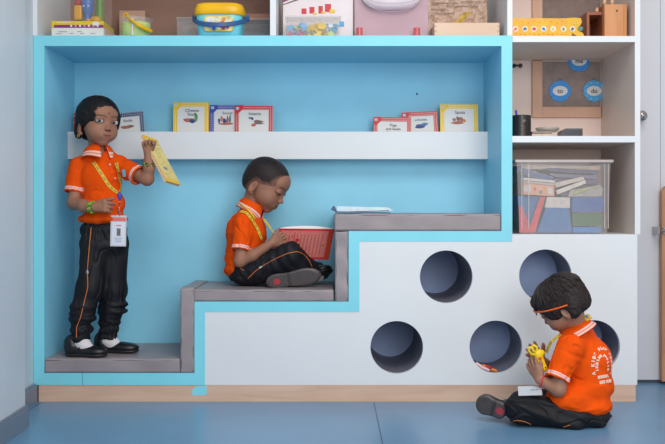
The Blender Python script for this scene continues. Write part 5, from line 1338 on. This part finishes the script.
    tr = put('trousers', npmesh('trousers', V, Q, flat_col(len(V), BLACK)), M_track, o); bt = Bvh(V, Q)
    orange_line('side_piping', tr, [(248, 278.5), (256, 270.5), (265, 264.5), (277, 258), (288.6, 253), (297.6, 251.5), (304, 254.5), (309, 260.5), (312, 267)], bt, .0013)
    orange_line('pocket_piping', tr, [(240.5, 268.3), (243.8, 270.5)], bt, .0011)
    P, N = bt.at(260.6, 267.2, .001); b = B(); b.box(-.006, .006, -.001, .001, -.003, .003, M=Matrix.Translation(P) @ frame(-N, R_(-30)).to_4x4()); b.build('pocket_tag', mat('tag_pale', (200, 200, 206), .5), tr)
    sock(o, W(309, 270, .185), W(319, 277, .235), .023, .020)
    # shoes: one sole turned to the viewer, the other shoe beyond
    shoe('shoe', o, W(266.5, 283.2, .078), W(320.5, 275.0, .080), (.06, 1, .18), w=.0325, sole=(88, 80, 80), red=True, opening=False, strap=False, thick=.010)
    shoe('shoe', o, W(319.5, 281.5, .300), W(324.8, 271.5, .165), (-.25, .1, 1), w=.040, thick=.008)
    b = B(); 
    for dx in (0, 5.5): b.tube([W(314.5+dx+3*math.cos(q), 264.5+3.4*math.sin(q)+.3*dx, .19) for q in [2*PI*j/14 for j in range(14)]], .0016, 6, True)
    b.tube([W(313.5, 259.8, .20), W(315, 264, .19), W(317.5, 268, .18), W(320, 271, .165)], .0022, 6); b.build('shoelace', mat('lace_black', (26, 26, 30), .6), o, smooth=True)
    # red book
    a, b_, c, d = W(279.6, 228.6, .100), W(334.6, 229.2, .130), W(329.2, 259.9, .172), W(274.2, 259.3, .142)
    t = thing('red_book', c.lerp(d, .5), 'open red book with pink back cover, held by the cross-legged boy', 'book')
    u = b_-a; v = d-a; n = u.cross(v).normalized(); n = n if n.y < 0 else -n
    def slab(u0, u1, v0, v1, n0, n1):
        bm = bmesh.new(); P = [a+u*uu+v*vv+n*nn for nn in (n0, n1) for (uu, vv) in ((u0, v0), (u1, v0), (u1, v1), (u0, v1))]
        vs = [bm.verts.new(p) for p in P]
        for f in ((0, 1, 2, 3), (4, 5, 6, 7), (0, 1, 5, 4), (1, 2, 6, 5), (2, 3, 7, 6), (3, 0, 4, 7)): bm.faces.new([vs[i] for i in f])
        return finish(bm, 's')
    put('cover', slab(0, 1, 0, 1, -.002, 0), mat('cover_crimson', (206, 34, 48), .35), t)
    put('printed_panel', slab(.035, .90, .06, .925, 0, .0005), mat('panel_salmon', (216, 118, 108), .45, .05, 40), t)
    put('spine_edge', slab(.905, 1.0, .0, 1.0, 0.0, .0007), mat('edge_rust', (196, 62, 30), .4), t)
    bm = bmesh.new(); rows = []
    for i in range(21):
        uu = i/20; bulge = .012*math.sin(PI*uu)**.7; rows.append([bm.verts.new(p) for p in (a+u*(.01+.98*uu)+v*.03-n*.003, a+u*(.01+.98*uu)-v.normalized()*bulge*.55-n*(.004+bulge*.9), a+u*(.01+.98*uu)+v*.95-n*(.004+bulge*.9), a+u*(.01+.98*uu)+v*.95-n*.003)])
    for r0, r1 in zip(rows, rows[1:]):
        for k_ in range(4): bm.faces.new((r0[k_], r0[(k_+1) % 4], r1[(k_+1) % 4], r1[k_]))
    bm.faces.new(rows[0]); bm.faces.new(rows[-1][::-1]); put('pages', finish(bm, 'pages'), M_page, t)
    b = []
    rs = random.Random(8)
    for i in range(8):
        uu = .34+.065*i; vv = .16+rs.random()*.04
        while vv < .82:
            l_ = .03+rs.random()*.07; b.append((uu, uu+.016, vv, min(vv+l_, .86))); vv += l_+.018
    for i in range(4): b.append((.08+.055*i, .095+.055*i, .2, .2+.1+.2*rs.random()))
    put('printed_text', join_meshes('t', [slab(*q, .0005, .0008) for q in b]), mat('print_maroon', (150, 84, 74), .5), t)
    put('printed_divider', slab(.285, .298, .10, .40, .0005, .0009), mat('cover_crimson', (206, 34, 48), .35), t)
    put('printed_badge', slab(.325, .39, .325, .40, .0005, .0010), mat('badge_red', (196, 40, 30), .4), t)
    put('printed_picture', slab(.835, .86, .44, .56, .0005, .0010), mat('pic_olive', (150, 120, 50), .5, .4, 120), t)
    put('printed_picture', slab(.12, .145, .22, .27, .0005, .0010), mat('pic_pale', (226, 196, 120), .5), t)
    return o
reading()

# ---------------------------------------------------------------- 3. child on the floor, seen from behind
def floor_child():
    sk = (158, 114, 92)
    H = Head(W(559.5, 304.5, -.345), (-.68, .46, -.58), roll=R_(-14), k=.95)
    S = Sdf(.0023); head_shape(S, H)
    nb = W(577, 333, -.335)
    S.add(Cap(H.p(0, -.030, -.040), nb, .032, .036), .012)
    shN, shF = W(568, 350, -.405), W(591, 347, -.245)
    S.add(Ell(W(583, 362, -.33), (.066, .062, .075)), .02); S.add(Ell(W(588, 392, -.33), (.066, .064, .07)), .03)
    S.add(Cap(shN, shF, .024), .02)
    elN = W(558, 389, -.425); wrN = W(540.0, 379.5, -.395)
    S.add(Cap(shN, elN, .028, .0245), .012); S.add(Cap(elN, wrN, .0245, .0175), .01)
    hand(S, wrN, (-.42, .25, .78), (.75, .62, .2), (-.4, -.3, .9), .90, curl=(.22, .18, .25, .32), thumb=(.75, .45, .2), fan=(.34, .14, -.06, -.28))
    elF = W(563, 378, -.22); wrF = W(541, 360, -.27)
    S.add(Cap(shF, elF, .027, .023), .012); S.add(Cap(elF, wrF, .0235, .0165), .01)
    hand(S, wrF, W(530, 348, -.285)-wrF, (.3, -.8, -.3), (.3, -.1, .9), .90, curl=(.2, .25, .3, .5), thumb=(.6, .7, .2), fan=(.25, .02, -.2, -.35))
    hN, hF = W(584, 412, -.38), W(590, 410, -.28)
    kN, kF = W(524, 407, -.355), W(540, 400, -.225)
    S.add(Ell(W(588, 412, -.33), (.066, .07, .045)), .02)
    S.add(Cap(hN, kN, .034, .026), .02); S.add(Cap(hF, kF, .034, .026), .02)
    aF = W(508, 409, -.292); aN = W(560, 420, -.30)
    S.add(Cap(kF, aF, .024, .019), .015); S.add(Cap(kN, aN, .024, .019), .015)
    S.add(Cap(aF, W(492, 408, -.29), .019, .016), .01); S.add(Cap(aN, W(575, 420, -.27), .018, .015), .01)
    o = person(S, H, sk, 'child in orange polo sitting on the blue floor, back turned, head bowed', None, lambda C, V: face_paint(C, V, H, sk, closed=True))
    # hair: fine straight bob
    S = Sdf(.0023)
    S.add(H.e((0, -.018, .028), (.076, .095, .070)), .01); S.add(H.e((0, -.058, -.014), (.066, .050, .058)), .02)
    for s in (-1, 1): S.add(H.e((s*.058, .006, .006), (.018, .040, .040)), .012); S.add(H.e((s*.056, -.044, -.030), (.020, .028, .034)), .012)
    S.add(H.e((0, .058, .052), (.048, .020, .022)), .016)
    S.sub(H.e((0, .104, -.020), (.062, .054, .060)), .006); S.sub(H.e((0, .035, -.080), (.09, .075, .058)), .01); S.sub(H.e((0, -.04, -.092), (.09, .09, .03)), .01)
    for s in (-1, 1): S.sub(H.e((s*.076, -.016, -.034), (.020, .020, .026)), .004)
    V, Q = S.mesh(disp=lambda V: .0012*np.sin(wav(H.loc(V)*np.array([1.6, .5, .5]), 190, 5, .01)*6+H.loc(V)[:, 0]*260)+.0010*wav(V, 300, 3))
    q = H.loc(V); C = flat_col(len(V), (40, 30, 29)); C = C*(1+.3*np.sin(q[:, 0]*900+q[:, 1]*120+4*wav(V, 60, 2)))[:, None]
    put('hair', npmesh('hair', V, Q, np.clip(C, .002, 1)), M_hair, o)
    b = B(); rs = random.Random(11); crown = Vector((0, -.045, .092))
    for i in range(560):                                              # locks combed from the crown
        a = rs.random()*2*PI; L0, L1 = rs.uniform(.3, 1.3), 0
        dirx, diry = math.sin(a), math.cos(a); P = []
        ph0 = rs.uniform(.25, 1.2); ln = rs.uniform(.35, .75); lift = rs.uniform(.0, .0028)
        ends = 1.60 if abs(a-PI) < 1.3 else (1.2 if (a < .8 or a > 2*PI-.8) else 1.62)
        for j in range(7):
            ph = min(ph0+ln*j/6, ends)
            x = math.sin(ph)*dirx*(.0765+lift); y = -.018+math.sin(ph)*diry*(.0955+lift); z = .028+math.cos(ph)*(.0705+lift)
            if ph > PI/2: z = .028-(ph-PI/2)*.12; x *= 1-.25*(ph-PI/2); y = -.018+(y+.018)*(1-.25*(ph-PI/2))
            P.append(H.p(x+.002*math.sin(j+i), y, z))
        if rs.random() < .05: P[-1] = P[-1]+H.R @ Vector((dirx, diry, 0))*.004
        b.tube(P, [.0007, .0014, .0017, .0017, .0015, .0011, .0004], 4)
    for i in range(46):                                               # fringe over the forehead and nape wisps
        x = rs.uniform(-.045, .05); P = [H.p(x, .066-abs(x)*.25, .064), H.p(x*1.05, .078-abs(x)*.3, .048), H.p(x*1.08+.003, .084-abs(x)*.35, .034), H.p(x*1.1+.006*rs.random(), .087-abs(x)*.35+.006*rs.random(), .022-rs.random()*.008)]
        b.tube(P, [.0014, .0018, .0015, .0004], 4)
    for i in range(0):
        a = rs.uniform(-.9, .9); P = [H.p(math.sin(a)*.064, -.058-math.cos(a)*.046, -.022), H.p(math.sin(a)*.064, -.062-math.cos(a)*.046, -.042), H.p(math.sin(a)*.062, -.066-math.cos(a)*.046+rs.uniform(-.004, .006), -.058-rs.random()*.012)]
        b.tube(P, [.0016, .0014, .0004], 4)
    b.build('hair_strands', mat('hair_locks', (42, 31, 30), .5, .15, 60), o, smooth=True)
    # orange hair band
    b = B(); pts = []
    for i in range(25):
        a = -1.95+3.9*i/24; pts.append(H.p(math.sin(a)*.0800, -.012+math.cos(a)*.0985, .034-.030*(1-math.cos(a))))
    b.tube(pts, .0026, 8); b.build('hair_band', mat('band_orange', (236, 96, 20), .45), o, smooth=True)
    # shirt
    S = Sdf(.0025)
    S.add(Ell(W(586, 360, -.33), (.085, .078, .082)), .02); S.add(Ell(W(588.5, 385, -.33), (.083, .082, .072)), .03); S.add(Ell(W(583, 404, -.335), (.092, .090, .042)), .02); S.add(Ell(W(567, 399, -.375), (.066, .062, .050)), .03)
    S.add(Cap(W(571, 349, -.395), W(591, 346, -.255), .032), .025); S.add(Cap(W(578, 336, -.355), W(586, 336, -.300), .031), .02)
    c1a, c1b = W(570, 347, -.395), W(557.0, 379.5, -.425); c2a, c2b = shF, shF.lerp(elF, .7)
    S.add(Cap(c1a, c1a.lerp(c1b, .5), .036, .038), .045); S.add(Cap(c2a, c2a.lerp(c2b, .5), .038), .018); S.add(Tub(c1a.lerp(c1b, .3), c1b, .038, .0395), .010); S.add(Tub(c2a.lerp(c2b, .3), c2b, .036, .036), .008)
    S.sub(Cap(c1b-(c1b-c1a).normalized()*.010, c1b+(c1b-c1a).normalized()*.03, .0320), .002)
    S.sub(Cap(nb, H.p(0, -.030, -.045), .036), .004)
    def fold(V): return .0022*wav(V, 50, 41, .03)+.0036*crease(V, 50, 67, (1, 1, .8))+.0030*wav(V*np.array([1, 1, 1.8]), 62, 42, .03)*(1-sst(V[:, 2], .12, .24))-.004*np.exp(-((V[:, 2]-(.235-.35*(V[:, 0]-.80)))/.008)**2)*sst(V[:, 0], .74, .765)*(1-sst(V[:, 0], .80, .84))
    V, Q = S.mesh(disp=fold); C = flat_col(len(V), (234, 82, 4)); C = cuff_paint(C, V, c1a, c1b, r=.055)
    sh_ = put('shirt', npmesh('shirt', V, Q, C), M_knit, o); bs = Bvh(V, Q)
    collar(o, W(574.5, 329, -.335), (-.50, .10, .86), (-.75, .35, -.5), r1=.038, r2=.071, drop=.018, lift=.018, gap=.5, pt=.0)
    # printed arch of lettering on the back
    pale = mat('print_pale_pink', (240, 200, 178), .6)
    def glyph(ch, px, py, size, ang):
        P, N = bs.at(px, py, .0010); Rm = frame(-N, 0)
        R2 = Matrix((Rm.col[0], -Rm.col[1], Rm.col[2])).transposed()
        X = Vector((1, 0, 0)); X = (X-N*X.dot(N)).normalized(); Z = N.cross(X)*1; Z = Z if Z.z > 0 else -Z
        M3 = Matrix((X, Z, N)).transposed().to_4x4()
        return text_mesh(ch, size, Matrix.Translation(P) @ M3 @ Matrix.Rotation(ang, 4, 'Z'), .0004, bold=.0014)
    gl = []
    for txt, rx, ry, cx, cy, a0, a1, sz in (('A KIDS PLAY SCHOOL', 9.3, 17.5, 602.2, 366, 205, -25, .0125), ('INDIAN PUBLIC', 5.6, 11.0, 602.4, 366.5, 200, -15, .0105)):
        for i, ch in enumerate(txt):
            a = R_(a0+(a1-a0)*i/(len(txt)-1))
            if ch == ' ': continue
            px, py = cx+rx*math.cos(a), cy-ry*math.sin(a)
            if px > 612.6: continue
            gl.append(glyph(ch, px, py, sz, math.atan2(math.sin(a)/ry, math.cos(a)/rx)-PI/2))
    for j, (txt, y0) in enumerate((('SCHOOL', 377.2), ('KIDS PLAY', 382.6))):
        for i, ch in enumerate(txt):
            px = 598.5+2*j+i*((611-600)/len(txt)); gl.append(glyph(ch, px, y0-.16*(px-600), .0110, .16))
    put('back_print', join_meshes('bp', [g for g in gl if g]), pale, sh_)
    # lanyard: knot at the nape, strap round the front
    b = B(); k_ = W(582.5, 316.5, -.335)
    for (dx, dz, r_) in ((0, 0, .010), (.010, .006, .008), (-.010, -.004, .007), (.006, -.007, .0075), (.017, .0, .007)): b.ball(k_+Vector((dx, -.03, dz)), (r_, r_*.7, r_*.75), n=14)
    ly_ = b.build('lanyard', mat('strap_yellow', (232, 190, 40), .6), o, smooth=True)
    b = B(); b.ball(k_+Vector((.004, -.039, .004)), (.006, .003, .004), n=10); b.build('printed_pattern', mat('strap_blue_mark', (84, 150, 180), .6), ly_, smooth=True)
    P = [W(561, 334, -.36), W(556.5, 337.5, -.375), W(551.5, 341.5, -.37), W(548, 347, -.355), W(546.5, 353, -.345)]
    A_, Pn = ribbon_cells([P[0].lerp(P[1], .0)]+[Vector(p) for p in sum([[P[i].lerp(P[i+1], u) for u in (.33, .66, 1)] for i in range(4)], [])], [Vector((-.5, -.75, .3)).normalized()]*13, .0105, pat=lambda i: i % 3 != 2)
    put('front_strap', finish(A_, 'a'), mat('strap_olive', (206, 176, 50), .6), ly_); put('printed_pattern', finish(Pn, 'b'), mat('strap_grey_blue', (166, 148, 92), .6), ly_)
    # identity card lying on the lap
    cc = W(530.5, 390.6, -.40); b = B(); M = Matrix.Translation(cc) @ Matrix.Rotation(.30, 4, 'X') @ Matrix.Rotation(-.12, 4, 'Y') @ Matrix.Rotation(-.15, 4, 'Z')
    b.box(-.040, .036, -.030, .028, -.002, .002, .001, M=M); cs = b.build('id_card', mat('card_sleeve', (206, 200, 204), .25), ly_)
    b = B(); b.box(-.034, .030, -.024, .022, .002, .0028, M=M); b.build('card', mat('card_blue_white', (196, 206, 214), .3), cs)
    b = B(); b.box(.000, .026, -.003, .000, .0028, .0034, M=M); b.build('printed_line', mat('card_ink_dark', (60, 62, 70), .5), cs)
    # red wrist thread
    b = B(); ax = (elN-wrN).normalized(); u = ax.orthogonal().normalized(); v = ax.cross(u); p = wrN.lerp(elN, .18)
    b.tube([p+(u*math.cos(q)+v*math.sin(q))*.0195+ax*.002*math.sin(3*q) for q in [2*PI*j/28 for j in range(28)]], .0026, 6, True); b.build('wrist_thread', mat('thread_red', (206, 36, 60), .6), o, smooth=True)
    # trousers
    S = Sdf(.0027); F0 = .0022
    S.add(Ell(W(585, 416, -.335), (.082, .088, .044)), .02)
    S.add(Cap(W(580, 415, -.385), W(521.5, 406.5, -.375), .044, .047), .02); S.add(Cap(W(586, 408, -.28), W(535, 402, -.245), .050, .045), .02)
    S.add(Cap(W(521.5, 406.5, -.375), W(560, 418, -.345), .044, .034), .02); S.add(Cap(W(535, 402, -.245), W(511, 410, -.300), .040, .029), .02)
    S.add(Cap(W(518, 411, -.372), W(575, 421, -.405), .036, .034), .02)
    S.sub(Half((0, 0, F0+.002), (0, 0, -1), (.3, -.9, -.2), (1.2, .2, F0+.05)), .004)
    def fold(V): return .0026*wav(V*np.array([.6, 1, 1.3]), 60, 51, .03)+.0022*np.sin(V[:, 2]*120+V[:, 0]*50+2*np.sin(V[:, 1]*30))+.0036*crease(V, 60, 68, (.7, 1, 1.2))
    V, Q = S.mesh(disp=fold); V[:, 2] = np.maximum(V[:, 2], F0)
    tr = put('trousers', npmesh('trousers', V, Q, flat_col(len(V), (20, 20, 25))), M_track, o); bt = Bvh(V, Q)
    orange_line('side_piping', tr, [(513, 421.0), (517, 420.2), (525, 421.5), (531.5, 424.5)], bt, .0012)
    orange_line('side_piping', tr, [(556, 429.5), (562, 427.5), (570, 425)], bt, .0012)
    # shoes
    shoe('shoe', o, W(505.5, 413.5, -.352), W(476, 402, -.315), (.20, .95, .16), w=.034, sole=(86, 78, 76), upper=(40, 38, 42), red=True, opening=False, strap=False, thick=.012)
    shoe('shoe', o, W(566, 421, -.29), W(612, 423, -.22), (0, .3, 1), w=.032)
    # yellow toy held in both hands
    c = W(541.0, 362.5, -.385); t = thing('yellow_toy', c, 'yellow plastic toy with two loops, held by the child on the floor', 'toy')
    S = Sdf(.0016); S.add(Cap(W(537.5, 354, -.385), W(543, 367, -.385), .014, .0125), .008); S.add(Ell(W(544, 369, -.385), (.010, .009, .008)), .01); S.add(Ell(W(540, 352.5, -.385), (.016, .010, .010)), .01)
    V, Q = S.mesh(); put('body', npmesh('body', V, Q, flat_col(len(V), (240, 206, 20))), vcmat('toy_gloss', .35, 0, spec=.5, var=.03), t)
    b = B()
    b.tube([W(536.5, 354.5, -.39), W(531.5, 354.2, -.395), W(528.6, 350.5, -.395), W(529.4, 347.3, -.395), W(532.2, 348, -.395), W(533.2, 350.8, -.395), W(537, 352.5, -.39)], .0042, 8); b.build('loop', mat('toy_lemon', (240, 206, 20), .35), t, smooth=True)
    b = B()
    b.tube([W(533.5, 349, -.392), W(531, 346.8, -.392), W(534, 345.2, -.392), W(536.8, 347.0, -.392), W(536.6, 350, -.392), W(539, 352.5, -.388)], .0042, 8); b.build('loop', mat('toy_lemon', (240, 206, 20), .35), t, smooth=True)
    b = B(); b.ball(W(540.2, 358.3, -.400), (.006, .003, .005), n=10); b.build('red_heart', mat('heart_red', (226, 70, 30), .4), t, smooth=True)
    b = B(); b.ball(W(542, 368.5, -.3985), (.0028, .002, .0024), n=8); b.ball(W(545.5, 367.5, -.3975), (.0028, .002, .0024), n=8); b.build('eye_dot', mat('toy_eye', (40, 36, 30), .3), t, smooth=True)
    return o
floor_child()
# ================================================================ light and camera
def area(name, loc, tgt, size, sy, e, col):
    l = bpy.data.lights.new(name, 'AREA'); l.shape = 'RECTANGLE'; l.size = size; l.size_y = sy; l.energy = e; l.color = col
    o = bpy.data.objects.new(name, l); COL.objects.link(o); o.location = loc
    o.rotation_euler = (Vector(tgt)-Vector(loc)).to_track_quat('-Z', 'Y').to_euler(); return o
area('window_light', (.9, -3.9, 1.5), (.2, .2, .5), 1.8, 1.5, 52, (1, .99, .97))
area('ceiling_light', (.6, -2.1, 2.75), (.4, -.3, 0), 1.8, 1.0, 36, (1, .98, .94))
w = bpy.data.worlds.new('World'); scene.world = w; w.use_nodes = True
w.node_tree.nodes['Background'].inputs[0].default_value = (.94, .96, 1, 1); w.node_tree.nodes['Background'].inputs[1].default_value = .60
cd = bpy.data.cameras.new('Camera'); cam = bpy.data.objects.new('Camera', cd); COL.objects.link(cam); scene.camera = cam
cam.location = (0, CAMY, CAMZ); cam.rotation_euler = (PI/2, 0, 0)
cd.sensor_width = 36; cd.lens = 36*FPX/665; cd.shift_y = -(222-HY)/665; cd.shift_x = 0
scene.view_settings.view_transform = 'Standard'; scene.view_settings.look = 'None'
scene.view_settings.exposure = 0.0; scene.view_settings.gamma = 1; scene.view_settings.use_curve_mapping = False
